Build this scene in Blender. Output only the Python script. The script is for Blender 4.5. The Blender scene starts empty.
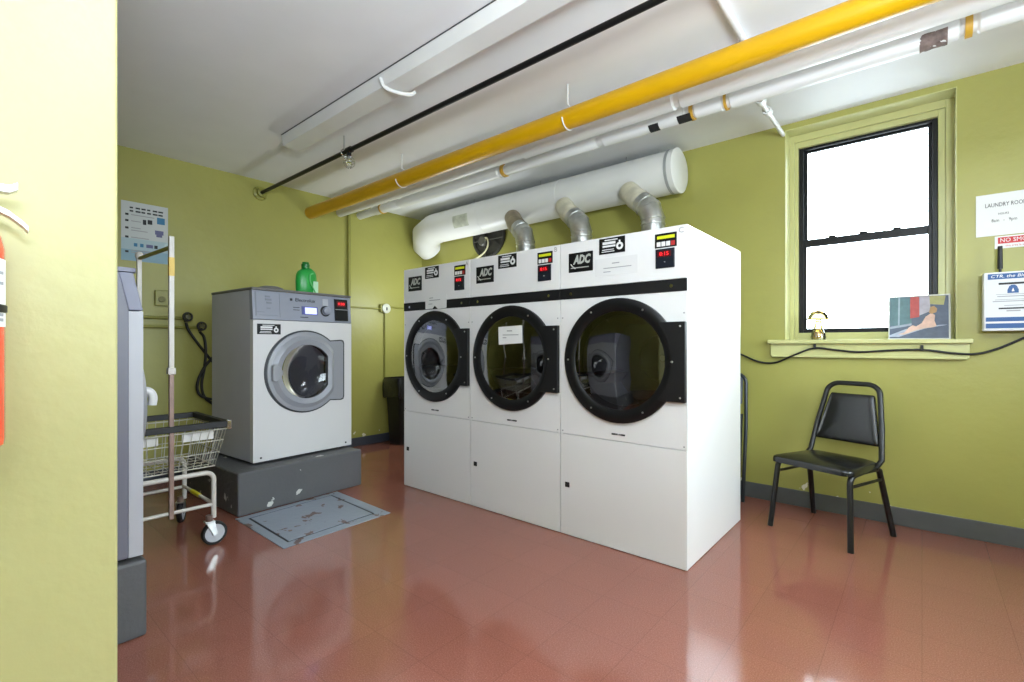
import bpy, bmesh, math, random
from mathutils import Vector, Matrix, noise
random.seed(7)
PI = math.pi
sc = bpy.context.scene
COL = sc.collection

# ------------------------------------------------------------------ camera
F_PX, VP_N, HORIZON, EYE = 480.8, 922.0, 345.0, 1.26
YAW = math.atan2(VP_N - 512.0, F_PX)
cam_d = bpy.data.cameras.new('camera')
cam_d.sensor_width = 36.0
cam_d.lens = 36.0 * F_PX / 1024.0
cam_d.shift_y = (HORIZON - 341.0) / 1024.0
cam_d.clip_start = 0.02
cam = bpy.data.objects.new('camera', cam_d)
cam.location = (0, 0, EYE)
cam.rotation_euler = (PI / 2, 0, YAW)
COL.objects.link(cam)
sc.camera = cam

# ------------------------------------------------------------------ exposure, sky, lamps
sc.view_settings.view_transform = 'Standard'
sc.view_settings.look = 'None'
sc.view_settings.exposure = 0.62
sc.view_settings.gamma = 1.0
sc.view_settings.use_curve_mapping = False
w = bpy.data.worlds.new('sky')
sc.world = w
w.use_nodes = True
bg = w.node_tree.nodes['Background']
bg.inputs[0].default_value = (0.79, 0.895, 1.0, 1)
bg.inputs[1].default_value = 14.0
# bright overcast sky above, paler ground light below the horizon
_tc = w.node_tree.nodes.new('ShaderNodeTexCoord')
_sp = w.node_tree.nodes.new('ShaderNodeSeparateXYZ')
_mr = w.node_tree.nodes.new('ShaderNodeMapRange')
_mr.inputs['From Min'].default_value = -.15
_mr.inputs['From Max'].default_value = .15
_mr.inputs['To Min'].default_value = 6.0
_mr.inputs['To Max'].default_value = 18.0
w.node_tree.links.new(_tc.outputs['Generated'], _sp.inputs[0])
w.node_tree.links.new(_sp.outputs['Z'], _mr.inputs['Value'])
w.node_tree.links.new(_mr.outputs['Result'], bg.inputs[1])


def lamp(name, kind, loc, rot, energy, size, size_y=None, color=(1, 1, 1), portal=False):
    d = bpy.data.lights.new(name, kind)
    d.color = color
    if kind == 'AREA':
        d.shape = 'RECTANGLE'
        d.size = size
        d.size_y = size_y or size
        if portal:
            d.cycles.is_portal = True
    else:
        d.shadow_soft_size = size
    d.energy = energy
    o = bpy.data.objects.new(name, d)
    o.location = loc
    o.rotation_euler = rot
    COL.objects.link(o)
    return o


# daylight enters through the two windows (portals only guide the sky's light)
lamp('window_daylight', 'AREA', (-0.33, 4.62, 2.11), (-PI / 2, 0, 0), 1, 0.95, 1.6, portal=True)
lamp('window_daylight', 'AREA', (2.36, 2.4, 2.0), (0, PI / 2, 0), 1, 1.5, 2.0, portal=True)
# added fill lights without fixtures, out of the frame, and the lamp in the far corner behind the dryers
lamp('overhead_fill', 'AREA', (0.3, 0.6, 2.93), (0, 0, 0), 22, 1.3, 0.3, (.79, .895, 1))  # added overhead fill, no fixture hangs there
lamp('rear_fill', 'POINT', (1.2, -1.0, 2.2), (0, 0, 0), 16, 0.2, color=(.79, .895, 1))  # added soft fill behind the camera
lamp('upward_fill', 'AREA', (0.9, -0.1, 1.9), (math.radians(154), 0, YAW), 150, 0.8, 0.8, (.79, .895, 1))  # added fill aimed upward to brighten the ceiling
lamp('corner_lamp', 'POINT', (-4.35, 3.95, 1.75), (0, 0, 0), 24, 0.2, color=(.86, .94, 1))


# ------------------------------------------------------------------ materials
def lin(c):
    return tuple((x / 255 / 12.92) if x / 255 <= .04045 else ((x / 255 + .055) / 1.055) ** 2.4 for x in c) + (1,)


MATS = {}


def mat(name, rgb, rough=.5, metal=0.0, spec=.5, bump=0.0, bscale=40.0, vary=0.0, vscale=3.0, emit=None, es=0.0, coat=0.0):
    if name in MATS:
        return MATS[name]
    m = bpy.data.materials.new(name)
    m.use_nodes = True
    nt = m.node_tree
    b = nt.nodes['Principled BSDF']
    b.inputs['Base Color'].default_value = lin(rgb)
    b.inputs['Roughness'].default_value = rough
    b.inputs['Metallic'].default_value = metal
    b.inputs['Specular IOR Level'].default_value = spec
    b.inputs['Coat Weight'].default_value = coat
    if emit:
        b.inputs['Emission Color'].default_value = lin(emit)
        b.inputs['Emission Strength'].default_value = es
    if bump or vary:
        tc = nt.nodes.new('ShaderNodeTexCoord')
    if bump:
        n = nt.nodes.new('ShaderNodeTexNoise')
        n.inputs['Scale'].default_value = bscale
        n.inputs['Detail'].default_value = 4
        nt.links.new(tc.outputs['Object'], n.inputs['Vector'])
        bp = nt.nodes.new('ShaderNodeBump')
        bp.inputs['Strength'].default_value = bump
        bp.inputs['Distance'].default_value = .01
        nt.links.new(n.outputs['Fac'], bp.inputs['Height'])
        nt.links.new(bp.outputs['Normal'], b.inputs['Normal'])
    if vary:
        n = nt.nodes.new('ShaderNodeTexNoise')
        n.inputs['Scale'].default_value = vscale
        n.inputs['Detail'].default_value = 5
        nt.links.new(tc.outputs['Object'], n.inputs['Vector'])
        mp = nt.nodes.new('ShaderNodeMapRange')
        mp.inputs['From Min'].default_value = .3
        mp.inputs['From Max'].default_value = .7
        mp.inputs['To Min'].default_value = 1 - vary
        mp.inputs['To Max'].default_value = 1 + vary
        nt.links.new(n.outputs['Fac'], mp.inputs['Value'])
        hs = nt.nodes.new('ShaderNodeHueSaturation')
        hs.inputs['Color'].default_value = lin(rgb)
        nt.links.new(mp.outputs['Result'], hs.inputs['Value'])
        nt.links.new(hs.outputs['Color'], b.inputs['Base Color'])
    MATS[name] = m
    return m


def chipped(name, rgb, chip, rough, scale, thresh, zmax=None, bump=.25, bscale=14, vary=.05):
    """paint with flaked patches of another colour"""
    m = mat(name, rgb, rough, bump=bump, bscale=bscale, vary=vary, vscale=1.6)
    nt = m.node_tree
    b = nt.nodes['Principled BSDF']
    old = b.inputs['Base Color'].links[0].from_socket
    tc = nt.nodes.new('ShaderNodeTexCoord')
    n = nt.nodes.new('ShaderNodeTexNoise')
    n.inputs['Scale'].default_value = scale
    n.inputs['Detail'].default_value = 6
    nt.links.new(tc.outputs['Object'], n.inputs['Vector'])
    mp = nt.nodes.new('ShaderNodeMapRange')
    mp.inputs['From Min'].default_value = thresh
    mp.inputs['From Max'].default_value = thresh + .01
    nt.links.new(n.outputs['Fac'], mp.inputs['Value'])
    fac = mp.outputs['Result']
    if zmax:
        sp = nt.nodes.new('ShaderNodeSeparateXYZ')
        nt.links.new(tc.outputs['Object'], sp.inputs[0])
        lt = nt.nodes.new('ShaderNodeMath')
        lt.operation = 'LESS_THAN'
        lt.inputs[1].default_value = zmax
        nt.links.new(sp.outputs['Z'], lt.inputs[0])
        mu = nt.nodes.new('ShaderNodeMath')
        mu.operation = 'MULTIPLY'
        nt.links.new(fac, mu.inputs[0])
        nt.links.new(lt.outputs[0], mu.inputs[1])
        fac = mu.outputs[0]
    mx = nt.nodes.new('ShaderNodeMix')
    mx.data_type = 'RGBA'
    nt.links.new(fac, mx.inputs['Factor'])
    nt.links.new(old, mx.inputs['A'])
    mx.inputs['B'].default_value = lin(chip)
    nt.links.new(mx.outputs['Result'], b.inputs['Base Color'])
    return m


def floor_material():
    m = mat('red_vinyl_tile', (150, 84, 66), .16, spec=.7)
    nt = m.node_tree
    b = nt.nodes['Principled BSDF']
    L = nt.links.new
    tc = nt.nodes.new('ShaderNodeTexCoord')
    n1 = nt.nodes.new('ShaderNodeTexNoise')
    n1.inputs['Scale'].default_value = 190
    n1.inputs['Detail'].default_value = 5
    n1.inputs['Roughness'].default_value = .7
    L(tc.outputs['Object'], n1.inputs['Vector'])
    cr = nt.nodes.new('ShaderNodeValToRGB')
    cr.color_ramp.elements[0].position = .3
    cr.color_ramp.elements[0].color = lin((120, 70, 57))
    cr.color_ramp.elements[1].position = .72
    cr.color_ramp.elements[1].color = lin((164, 114, 99))
    e = cr.color_ramp.elements.new(.52)
    e.color = lin((142, 88, 74))
    L(n1.outputs['Fac'], cr.inputs[0])
    br = nt.nodes.new('ShaderNodeTexBrick')
    br.offset = 0
    br.inputs['Scale'].default_value = 1.0
    br.inputs['Brick Width'].default_value = .305
    br.inputs['Row Height'].default_value = .305
    br.inputs['Mortar Size'].default_value = .0011
    br.inputs['Mortar Smooth'].default_value = .2
    br.inputs['Bias'].default_value = 0
    br.inputs['Color1'].default_value = (1, 1, 1, 1)
    br.inputs['Color2'].default_value = (.93, .93, .93, 1)
    br.inputs['Mortar'].default_value = (.62, .6, .6, 1)
    L(tc.outputs['Object'], br.inputs['Vector'])
    mx = nt.nodes.new('ShaderNodeMix')
    mx.data_type = 'RGBA'
    mx.blend_type = 'MULTIPLY'
    mx.inputs['Factor'].default_value = .8
    L(cr.outputs['Color'], mx.inputs['A'])
    L(br.outputs['Color'], mx.inputs['B'])
    L(mx.outputs['Result'], b.inputs['Base Color'])
    n2 = nt.nodes.new('ShaderNodeTexNoise')
    n2.inputs['Scale'].default_value = 5
    n2.inputs['Detail'].default_value = 8
    L(tc.outputs['Object'], n2.inputs['Vector'])
    mp = nt.nodes.new('ShaderNodeMapRange')
    mp.inputs['From Min'].default_value = .3
    mp.inputs['From Max'].default_value = .7
    mp.inputs['To Min'].default_value = .05
    mp.inputs['To Max'].default_value = .15
    L(n2.outputs['Fac'], mp.inputs['Value'])
    L(mp.outputs['Result'], b.inputs['Roughness'])
    n3 = nt.nodes.new('ShaderNodeTexNoise')
    n3.inputs['Scale'].default_value = 9
    n3.inputs['Detail'].default_value = 3
    L(tc.outputs['Object'], n3.inputs['Vector'])
    bp = nt.nodes.new('ShaderNodeBump')
    bp.inputs['Strength'].default_value = .035
    bp.inputs['Distance'].default_value = .01
    L(n3.outputs['Fac'], bp.inputs['Height'])
    L(bp.outputs['Normal'], b.inputs['Normal'])
    return m


def pane_material(name, tint, refl, rough=.0):
    m = bpy.data.materials.new(name)
    m.use_nodes = True
    nt = m.node_tree
    nt.nodes.remove(nt.nodes['Principled BSDF'])
    out = nt.nodes['Material Output']
    t = nt.nodes.new('ShaderNodeBsdfTransparent')
    t.inputs[0].default_value = (tint[0], tint[1], tint[2], 1)
    g = nt.nodes.new('ShaderNodeBsdfGlossy')
    g.inputs['Roughness'].default_value = rough
    fr = nt.nodes.new('ShaderNodeFresnel')
    fr.inputs['IOR'].default_value = 1.5
    ad = nt.nodes.new('ShaderNodeMath')
    ad.inputs[1].default_value = refl
    nt.links.new(fr.outputs[0], ad.inputs[0])
    mx = nt.nodes.new('ShaderNodeMixShader')
    nt.links.new(ad.outputs[0], mx.inputs[0])
    nt.links.new(t.outputs[0], mx.inputs[1])
    nt.links.new(g.outputs[0], mx.inputs[2])
    nt.links.new(mx.outputs[0], out.inputs[0])
    MATS[name] = m
    return m


M_floor = floor_material()
GREEN = (157, 154, 80)
M_wall = chipped('green_wall_paint', GREEN, (226, 222, 205), .42, 9, .64, .20)
M_pier = chipped('green_pier_paint', (160, 156, 106), (232, 230, 216), .42, 5.5, .70, None, bump=.18, bscale=20)
M_trimgreen = mat('pale_green_gloss', (190, 189, 130), .3, bump=.1, bscale=25, vary=.05)
M_pipegreen = mat('olive_painted_pipe', (140, 138, 62), .4)
M_ceil = mat('ceiling_white', (238, 239, 241), .6, bump=.08, bscale=3, vary=.02)
M_base = mat('grey_baseboard', (82, 84, 84), .4, vary=.08, vscale=8)
M_pad = chipped('grey_painted_concrete', (86, 86, 88), (196, 196, 190), .55, 7, .665, None, bump=.5, bscale=30, vary=.12)
M_hatch = chipped('pale_grey_floor_paint', (143, 151, 163), (104, 82, 74), .45, 8, .61, None, bump=.3, bscale=25, vary=.1)
M_white = mat('white_enamel', (222, 221, 220), .28, vary=.01)
M_whitepaint = mat('white_pipe_paint', (226, 226, 224), .35, bump=.15, bscale=18, vary=.03)
M_duct = mat('white_duct_paint', (226, 225, 222), .4, bump=.1, bscale=8, vary=.03)
M_black = mat('black_satin', (13, 13, 14), .4, spec=.35)
M_blackmatte = mat('black_matte', (22, 22, 23), .6)
M_band = mat('dark_grey_band', (19, 19, 20), .5, spec=.35)
M_yellow = mat('yellow_pipe_paint', (204, 156, 3), .35, vary=.05, vscale=4)
M_tape = mat('ochre_tape', (196, 152, 50), .5)
M_steel = mat('galvanised_steel', (196, 197, 195), .3, .9, bump=.06, bscale=25, vary=.15, vscale=12)
M_drum = mat('drum_steel', (120, 120, 122), .35, 1.0)
M_washdrum = mat('washer_drum_steel', (26, 26, 28), .5, .6)
M_chrome = mat('chrome', (210, 210, 210), .15, 1.0)
M_greywash = mat('washer_grey_steel', (178, 178, 190), .38, 0, vary=.04)
M_greypanel = mat('washer_control_grey', (140, 144, 156), .4, .1)
M_greydoor = mat('washer_door_grey', (146, 148, 154), .4, .15)
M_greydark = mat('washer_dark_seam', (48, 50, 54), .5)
M_topgrey = mat('washer_top_grey', (104, 103, 101), .5)
M_washwhite = mat('washer_white', (206, 205, 205), .32)
M_rubber = mat('black_rubber', (14, 14, 15), .5)
M_vinyl = mat('black_vinyl', (16, 16, 18), .27, spec=.6, bump=.06, bscale=60)
M_chairmetal = mat('black_chair_metal', (16, 16, 17), .38)
M_cartwhite = mat('cart_frame_white', (196, 190, 182), .35, vary=.06, vscale=10)
M_wire = mat('basket_wire', (190, 188, 176), .3, .4)
M_foam = mat('dark_bumper', (22, 22, 24), .55)
M_rust = mat('worn_steel_pole', (132, 110, 101), .4, .5, vary=.15, vscale=14)
M_plastic_green = mat('green_bottle_plastic', (34, 150, 62), .3, spec=.5)
M_plastic_dgreen = mat('dark_green_cap', (22, 110, 44), .35)
M_paper = mat('white_paper', (222, 222, 220), .7)
M_papergrey = mat('faint_print_grey', (150, 150, 152), .7)
M_ink = mat('black_ink', (30, 30, 34), .6)
M_inkwhite = mat('white_ink', (220, 220, 220), .5)
M_silver = mat('silver_lettering', (176, 178, 170), .4)
M_limes = mat('lime_label', (206, 214, 30), .5)
M_redkey = mat('red_key', (170, 40, 40), .5)
M_led = mat('red_led', (120, 6, 10), .4, emit=(255, 40, 50), es=1.3)
M_lcd = mat('blue_lcd', (120, 130, 220), .3, emit=(190, 196, 255), es=1.0)
M_red = mat('extinguisher_red', (214, 52, 30), .25, coat=.5)
M_bluebox = mat('blue_print', (18, 74, 132), .45)
M_redprint = mat('red_print', (196, 40, 44), .5)
M_posterblue = mat('poster_blue', (128, 160, 176), .5)
M_gold = mat('gold_trim', (214, 180, 84), .25, .8)
M_bin = mat('bin_black', (20, 20, 22), .45)
M_bag = mat('bin_liner', (24, 24, 28), .25, bump=.6, bscale=14)
M_fan = mat('fan_dark_metal', (58, 56, 50), .55, .3, vary=.2, vscale=10)
M_cream = mat('cream_cable', (206, 200, 160), .5)
M_dust = mat('ceiling_damage', (120, 104, 98), .9, bump=.8, bscale=40, vary=.4, vscale=30)
M_glass = pane_material('window_glass', (.96, .98, .97), 0.0)
M_doorglass = pane_material('dryer_door_glass', (.62, .62, .64), .24, .01)
M_washglass = pane_material('washer_door_glass', (.26, .26, .27), .0, .01)
M_clear = pane_material('clear_crystal', (.74, .68, .40), .16, .04)
M_amber = pane_material('amber_crystal', (.70, .62, .36), .22, .05)


# ------------------------------------------------------------------ mesh helpers
class B:
    """collects shapes and becomes ONE mesh object"""

    def __init__(s):
        s.bm = bmesh.new()
        s.mats = []

    def mi(s, m):
        if m not in s.mats:
            s.mats.append(m)
        return s.mats.index(m)

    def _set(s, faces, m):
        i = s.mi(m)
        for f in faces:
            f.material_index = i

    def box(s, m, x0, x1, y0, y1, z0, z1, bev=0.0, seg=2):
        vs = [s.bm.verts.new(p) for p in ((x0, y0, z0), (x1, y0, z0), (x1, y1, z0), (x0, y1, z0),
                                          (x0, y0, z1), (x1, y0, z1), (x1, y1, z1), (x0, y1, z1))]
        fs = [s.bm.faces.new([vs[i] for i in q]) for q in
              ((0, 3, 2, 1), (4, 5, 6, 7), (0, 1, 5, 4), (1, 2, 6, 5), (2, 3, 7, 6), (3, 0, 4, 7))]
        s._set(fs, m)
        if bev:
            es = list({e for f in fs for e in f.edges})
            r = bmesh.ops.bevel(s.bm, geom=es, offset=bev, segments=seg, affect='EDGES', profile=.5)
            s._set(r['faces'], m)
        return s

    def poly(s, m, pts, y0, y1):
        """outline in x,z extruded from y0 to y1"""
        a = [s.bm.verts.new((p[0], y0, p[1])) for p in pts]
        b = [s.bm.verts.new((p[0], y1, p[1])) for p in pts]
        n = len(pts)
        fs = [s.bm.faces.new(a), s.bm.faces.new(b[::-1])]
        for i in range(n):
            fs.append(s.bm.faces.new((a[i], b[i], b[(i + 1) % n], a[(i + 1) % n])))
        s._set(fs, m)
        return s

    def loops(s, m, rings, closed=True, cap0=False, cap1=False):
        vr = [[s.bm.verts.new(p) for p in r] for r in rings]
        fs = []
        n = len(rings[0])
        for a, b in zip(vr[:-1], vr[1:]):
            for i in range(n if closed else n - 1):
                j = (i + 1) % n
                fs.append(s.bm.faces.new((a[i], a[j], b[j], b[i])))
        if cap0:
            fs.append(s.bm.faces.new(vr[0][::-1]))
        if cap1:
            fs.append(s.bm.faces.new(vr[-1]))
        s._set(fs, m)
        return s

    def tube(s, m, pts, r, seg=12, cap=True, closed=False, square=False):
        pts = [Vector(p) for p in pts]
        n = len(pts)
        rr = r if isinstance(r, (list, tuple)) else [r] * n
        t0 = (pts[1] - pts[0]).normalized()
        up = Vector((0, 0, 1)) if abs(t0.z) < .9 else Vector((1, 0, 0))
        nrm = (up - t0 * up.dot(t0)).normalized()
        rings = []
        prev = t0
        for i, p in enumerate(pts):
            if closed:
                t = (pts[(i + 1) % n] - pts[i - 1]).normalized()
                d0 = (p - pts[i - 1]).normalized()
            elif i == 0:
                t, d0 = t0, t0
            elif i == n - 1:
                t = d0 = (p - pts[i - 1]).normalized()
            else:
                d0 = (p - pts[i - 1]).normalized()
                t = (d0 + (pts[i + 1] - p).normalized()).normalized()
            nrm = (prev.rotation_difference(t) @ nrm)
            nrm = (nrm - t * nrm.dot(t)).normalized()
            prev = t
            bn = t.cross(nrm)
            k = 1 / max(.5, t.dot(d0))
            ring = []
            for j in range(seg):
                a = 2 * PI * j / seg + (PI / 4 if square else 0)
                ring.append(p + (nrm * math.cos(a) + bn * math.sin(a)) * rr[i] * (k if 0 < i < n - 1 and n < 8 else 1))
            rings.append(ring)
        if closed:
            rings.append(rings[0])
            # weld by sharing coordinates
            s.loops(m, rings)
            bmesh.ops.remove_doubles(s.bm, verts=s.bm.verts, dist=1e-6)
        else:
            s.loops(m, rings, cap0=cap, cap1=cap)
        return s

    def lathe(s, m, prof, origin=(0, 0, 0), axis=(0, 0, 1), seg=32, cap0=False, cap1=False, sx=1.0):
        """prof: (radius, height) list along axis"""
        ax = Vector(axis).normalized()
        q = Vector((0, 0, 1)).rotation_difference(ax)
        o = Vector(origin)
        rings = []
        for r, h in prof:
            rings.append([o + q @ Vector((max(r, 1e-4) * math.cos(2 * PI * j / seg) * sx, max(r, 1e-4) * math.sin(2 * PI * j / seg), h)) for j in range(seg)])
        return s.loops(m, rings, cap0=cap0, cap1=cap1)

    def cyl(s, m, p0, p1, r, r1=None, seg=20):
        return s.tube(m, [p0, p1], [r, r if r1 is None else r1], seg)

    def hole_plate(s, m, x0, x1, z0, z1, cx, cz, r, y, seg=72):
        """rectangle facing -y with a round hole"""
        inn, out = [], []
        cor = [math.atan2(z - cz, x - cx) for x, z in ((x0, z0), (x1, z0), (x1, z1), (x0, z1))]
        an = [2 * PI * j / seg - PI for j in range(seg)]
        for c in cor:
            k = min(range(seg), key=lambda i: abs(an[i] - c))
            an[k] = c
        for a in sorted(an):
            c, sn = math.cos(a), math.sin(a)
            t = min((x1 - cx) / c if c > 1e-6 else 9, (x0 - cx) / c if c < -1e-6 else 9,
                    (z1 - cz) / sn if sn > 1e-6 else 9, (z0 - cz) / sn if sn < -1e-6 else 9)
            inn.append((cx + c * r, y, cz + sn * r))
            out.append((cx + c * t, y, cz + sn * t))
        return s.loops(m, [out, inn])

    def text(s, m, string, x, z, size, y, align='CENTER', sx=1.0, depth=.0008, shear=0.0, bold=0.0):
        c = bpy.data.curves.new('lettering', 'FONT')
        c.body = string
        c.size = size
        c.align_x = align
        c.align_y = 'CENTER'
        c.extrude = depth
        c.shear = shear
        c.offset = bold
        c.resolution_u = 2
        o = bpy.data.objects.new('lettering', c)
        COL.objects.link(o)
        dg = bpy.context.evaluated_depsgraph_get()
        me = bpy.data.meshes.new_from_object(o.evaluated_get(dg))
        bpy.data.objects.remove(o)
        bpy.data.curves.remove(c)
        n0 = len(s.bm.verts)
        f0 = len(s.bm.faces)
        s.bm.from_mesh(me)
        bpy.data.meshes.remove(me)
        s.bm.verts.ensure_lookup_table()
        s.bm.faces.ensure_lookup_table()
        for v in s.bm.verts[n0:]:
            v.co = Vector((x + v.co.x * sx, y - v.co.z, z + v.co.y))
        s._set(s.bm.faces[f0:], m)
        return s

    def make(s, name, parent=None, smooth=None, bevel=0.0, bseg=2):
        bmesh.ops.recalc_face_normals(s.bm, faces=s.bm.faces)
        me = bpy.data.meshes.new(name)
        s.bm.to_mesh(me)
        s.bm.free()
        for m in s.mats:
            me.materials.append(m)
        if smooth:
            for p in me.polygons:
                p.use_smooth = True
            me.set_sharp_from_angle(angle=math.radians(smooth))
        o = bpy.data.objects.new(name, me)
        COL.objects.link(o)
        if parent:
            o.parent = parent
        if bevel:
            md = o.modifiers.new('edge', 'BEVEL')
            md.width = bevel
            md.segments = bseg
            md.limit_method = 'ANGLE'
            md.angle_limit = math.radians(40)
        return o


def thing(name, label, cat, loc=(0, 0, 0), rotz=0.0, group=None, rot=None):
    o = bpy.data.objects.new(name, None)
    o.empty_display_size = .1
    COL.objects.link(o)
    o.location = loc
    o.rotation_euler = rot or (0, 0, rotz)
    return tag(o, label, cat, group)


def tag(o, label, cat, group=None):
    o['label'] = label
    o['category'] = cat
    if group:
        o['group'] = group
    return o


def struct(o, label=None, cat=None):
    o['kind'] = 'structure'
    if label:
        o['label'] = label
        o['category'] = cat
    return o


def arc(c, r, a0, a1, n, ax='xz'):
    out = []
    for i in range(n + 1):
        a = a0 + (a1 - a0) * i / n
        u, v = r * math.cos(a), r * math.sin(a)
        out.append({'xz': (c[0] + u, c[1], c[2] + v), 'xy': (c[0] + u, c[1] + v, c[2]), 'yz': (c[0], c[1] + u, c[2] + v)}[ax])
    return out


def spline(pts, n=8):
    pts = [Vector(p) for p in pts]
    P = [pts[0] * 2 - pts[1]] + pts + [pts[-1] * 2 - pts[-2]]
    out = []
    for i in range(1, len(P) - 2):
        for k in range(n):
            t = k / n
            a, b, c, d = P[i - 1], P[i], P[i + 1], P[i + 2]
            out.append(.5 * ((2 * b) + (c - a) * t + (2 * a - 5 * b + 4 * c - d) * t * t + (3 * b - a - 3 * c + d) * t ** 3))
    out.append(pts[-1])
    return out


def rounded(x0, x1, z0, z1, r, n=5):
    out = []
    for cx, cz, a in ((x1 - r, z1 - r, 0), (x0 + r, z1 - r, PI / 2), (x0 + r, z0 + r, PI), (x1 - r, z0 + r, 1.5 * PI)):
        for i in range(n + 1):
            t = a + PI / 2 * i / n
            out.append((cx + r * math.cos(t), cz + r * math.sin(t)))
    return out


# ------------------------------------------------------------------ the room
XW, XE, YS, YN, H = -5.35, 2.3, -2.0, 4.32, 3.01
struct(B().box(M_floor, XW - .2, XE + .2, YS - .2, YN + .35, -.1, 0).make('floor'), 'red brown mottled vinyl tile floor with a glossy wax', 'floor')
struct(B().box(M_ceil, XW - .2, XE + .2, YS - .2, YN + .35, H, H + .12).make('ceiling'), 'white painted plaster ceiling above the pipes', 'ceiling')
struct(B().box(M_wall, XW - .2, XW, YS - .2, YN + .35, 0, H).make('wall_west'), 'olive green wall behind the washing machine', 'wall')
WX0, WX1, WZ0, WZ1 = -.83, .176, 1.27, 2.965
b = B()
b.box(M_wall, XW, WX0, YN, YN + .35, 0, H).box(M_wall, WX1, XE, YN, YN + .35, 0, H)
b.box(M_wall, WX0, WX1, YN, YN + .35, 0, WZ0).box(M_wall, WX0, WX1, YN, YN + .35, WZ1, H)
struct(b.make('wall_north'), 'olive green wall with the window in it', 'wall')
EY0, EY1, EZ0, EZ1 = 1.4, 3.4, 1.25, 2.75
b = B()
b.box(M_wall, XE, XE + .2, YS, EY0, 0, H).box(M_wall, XE, XE + .2, EY1, YN, 0, H)
b.box(M_wall, XE, XE + .2, EY0, EY1, 0, EZ0).box(M_wall, XE, XE + .2, EY0, EY1, EZ1, H)
struct(b.make('wall_east'))
struct(B().box(M_wall, XW, XE, YS - .2, YS, 0, H).make('wall_south'))
struct(B().box(M_pier, -1.68, -1.46, -1.4, .263, 0, H, .006, 2).make('wall_near'), 'pale green wall end close to the camera with a red extinguisher on it', 'wall')
# east window, out of the frame
w2 = struct(B().box(M_trimgreen, XE + .08, XE + .13, EY0, EY0 + .06, EZ0, EZ1).box(M_trimgreen, XE + .08, XE + .13, EY1 - .06, EY1, EZ0, EZ1)
            .box(M_trimgreen, XE + .08, XE + .13, EY0, EY1, EZ0, EZ0 + .06).box(M_trimgreen, XE + .08, XE + .13, EY0, EY1, EZ1 - .06, EZ1)
            .box(M_trimgreen, XE + .08, XE + .13, 2.37, 2.43, EZ0, EZ1).make('window_2'))
B().box(M_glass, XE + .1, XE + .105, EY0, EY1, EZ0, EZ1).make('pane', w2)
# baseboards
struct(B().box(M_base, XW, XE, YN - .012, YN, 0, .125, .004).make('baseboard_north'), 'dark grey baseboard under the window wall', 'baseboard')
struct(B().box(mat('slate_baseboard', (66, 70, 80), .4, vary=.08), XW, XW + .012, YS, YN - .012, 0, .11, .004).make('baseboard_west'), 'slate grey baseboard under the wall behind the washer', 'baseboard')

# window in the north wall
win = struct(bpy.data.objects.new('window_1', None), 'black double hung window in a deep green painted recess', 'window')
COL.objects.link(win)
bx0, bx1, bz0, bz1 = -.768, .086, 1.358, 2.865
b = B()
for yy0, yy1, g in ((4.50, 4.56, 0), (4.475, 4.50, .028)):
    b.box(M_trimgreen, WX0, bx0 - g * .9, yy0, yy1, WZ0 + .03, WZ1).box(M_trimgreen, bx1 + g * 1.4, WX1, yy0, yy1, WZ0 + .03, WZ1)
    b.box(M_trimgreen, bx0 - g * .9, bx1 + g * 1.4, yy0, yy1, bz1 + g * 1.5, WZ1)
b.box(M_trimgreen, bx0, bx1, 4.50, 4.56, WZ0 + .03, bz0)
b.box(M_trimgreen, WX0, WX0 + .006, 4.316, 4.475, 1.30, WZ1).box(M_trimgreen, WX1 - .006, WX1, 4.316, 4.475, 1.30, WZ1).box(M_trimgreen, WX0, WX1, 4.316, 4.475, WZ1 - .006, WZ1)
b.make('casing', win, bevel=.004)
b = B()
fw = .032
b.box(M_black, bx0, bx0 + fw, 4.53, 4.60, bz0, bz1).box(M_black, bx1 - fw, bx1, 4.53, 4.60, bz0, bz1)
b.box(M_black, bx0 + fw, bx1 - fw, 4.53, 4.60, bz1 - .02, bz1).box(M_black, bx0 + fw, bx1 - fw, 4.53, 4.60, bz0, bz0 + .022)
b.make('window_frame', win, bevel=.003)
zm = 2.095


def sash(nm, z0, z1, y0, y1, bot, top, lock=False):
    b = B()
    x0, x1, t = bx0 + fw, bx1 - fw, .022
    b.box(M_black, x0, x0 + t, y0, y1, z0, z1).box(M_black, x1 - t, x1, y0, y1, z0, z1)
    b.box(M_black, x0 + t, x1 - t, y0, y1, z0, z0 + bot).box(M_black, x0 + t, x1 - t, y0, y1, z1 - top, z1)
    o = b.make(nm, win, bevel=.002)
    if lock:
        xm = (x0 + x1) / 2
        for dx in (-.2, 0, .2):
            B().box(M_black, xm + dx - .025, xm + dx + .025, y0 - .012, y0 + .01, z1, z1 + .012, .003).make('sash_lock', o)
    B().box(M_glass, x0 + t, x1 - t, (y0 + y1) / 2 - .002, (y0 + y1) / 2 + .002, z0 + bot, z1 - top).make('pane', o)


sash('upper_sash', zm - .015, bz1 - .02, 4.57, 4.595, .03, .014)
sash('lower_sash', bz0 + .022, zm + .02, 4.535, 4.56, .012, .06, True)
b = B()
b.box(M_trimgreen, -.94, .25, 4.245, 4.50, 1.27, 1.30, .006)
b.box(M_trimgreen, -.925, .235, 4.285, 4.32, 1.175, 1.27, .004)
b.box(M_trimgreen, -.915, .225, 4.275, 4.32, 1.165, 1.18, .004)
struct(b.make('trim_1'), 'pale green painted window sill with its apron below', 'window sill')

# ------------------------------------------------------------------ dryers
DX = (-3.55, -2.703, -1.8465, -.99)
DY, DZ, DD = 2.665, 1.933, 1.03


def bars(b, m, x, z, lines, y):
    """rows of printed marks: (dx, dz, width, height)"""
    for dx, dz, w_, h_ in lines:
        b.box(m, x + dx, x + dx + w_, y - .0006, y + .0004, z + dz, z + dz + h_)


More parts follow.
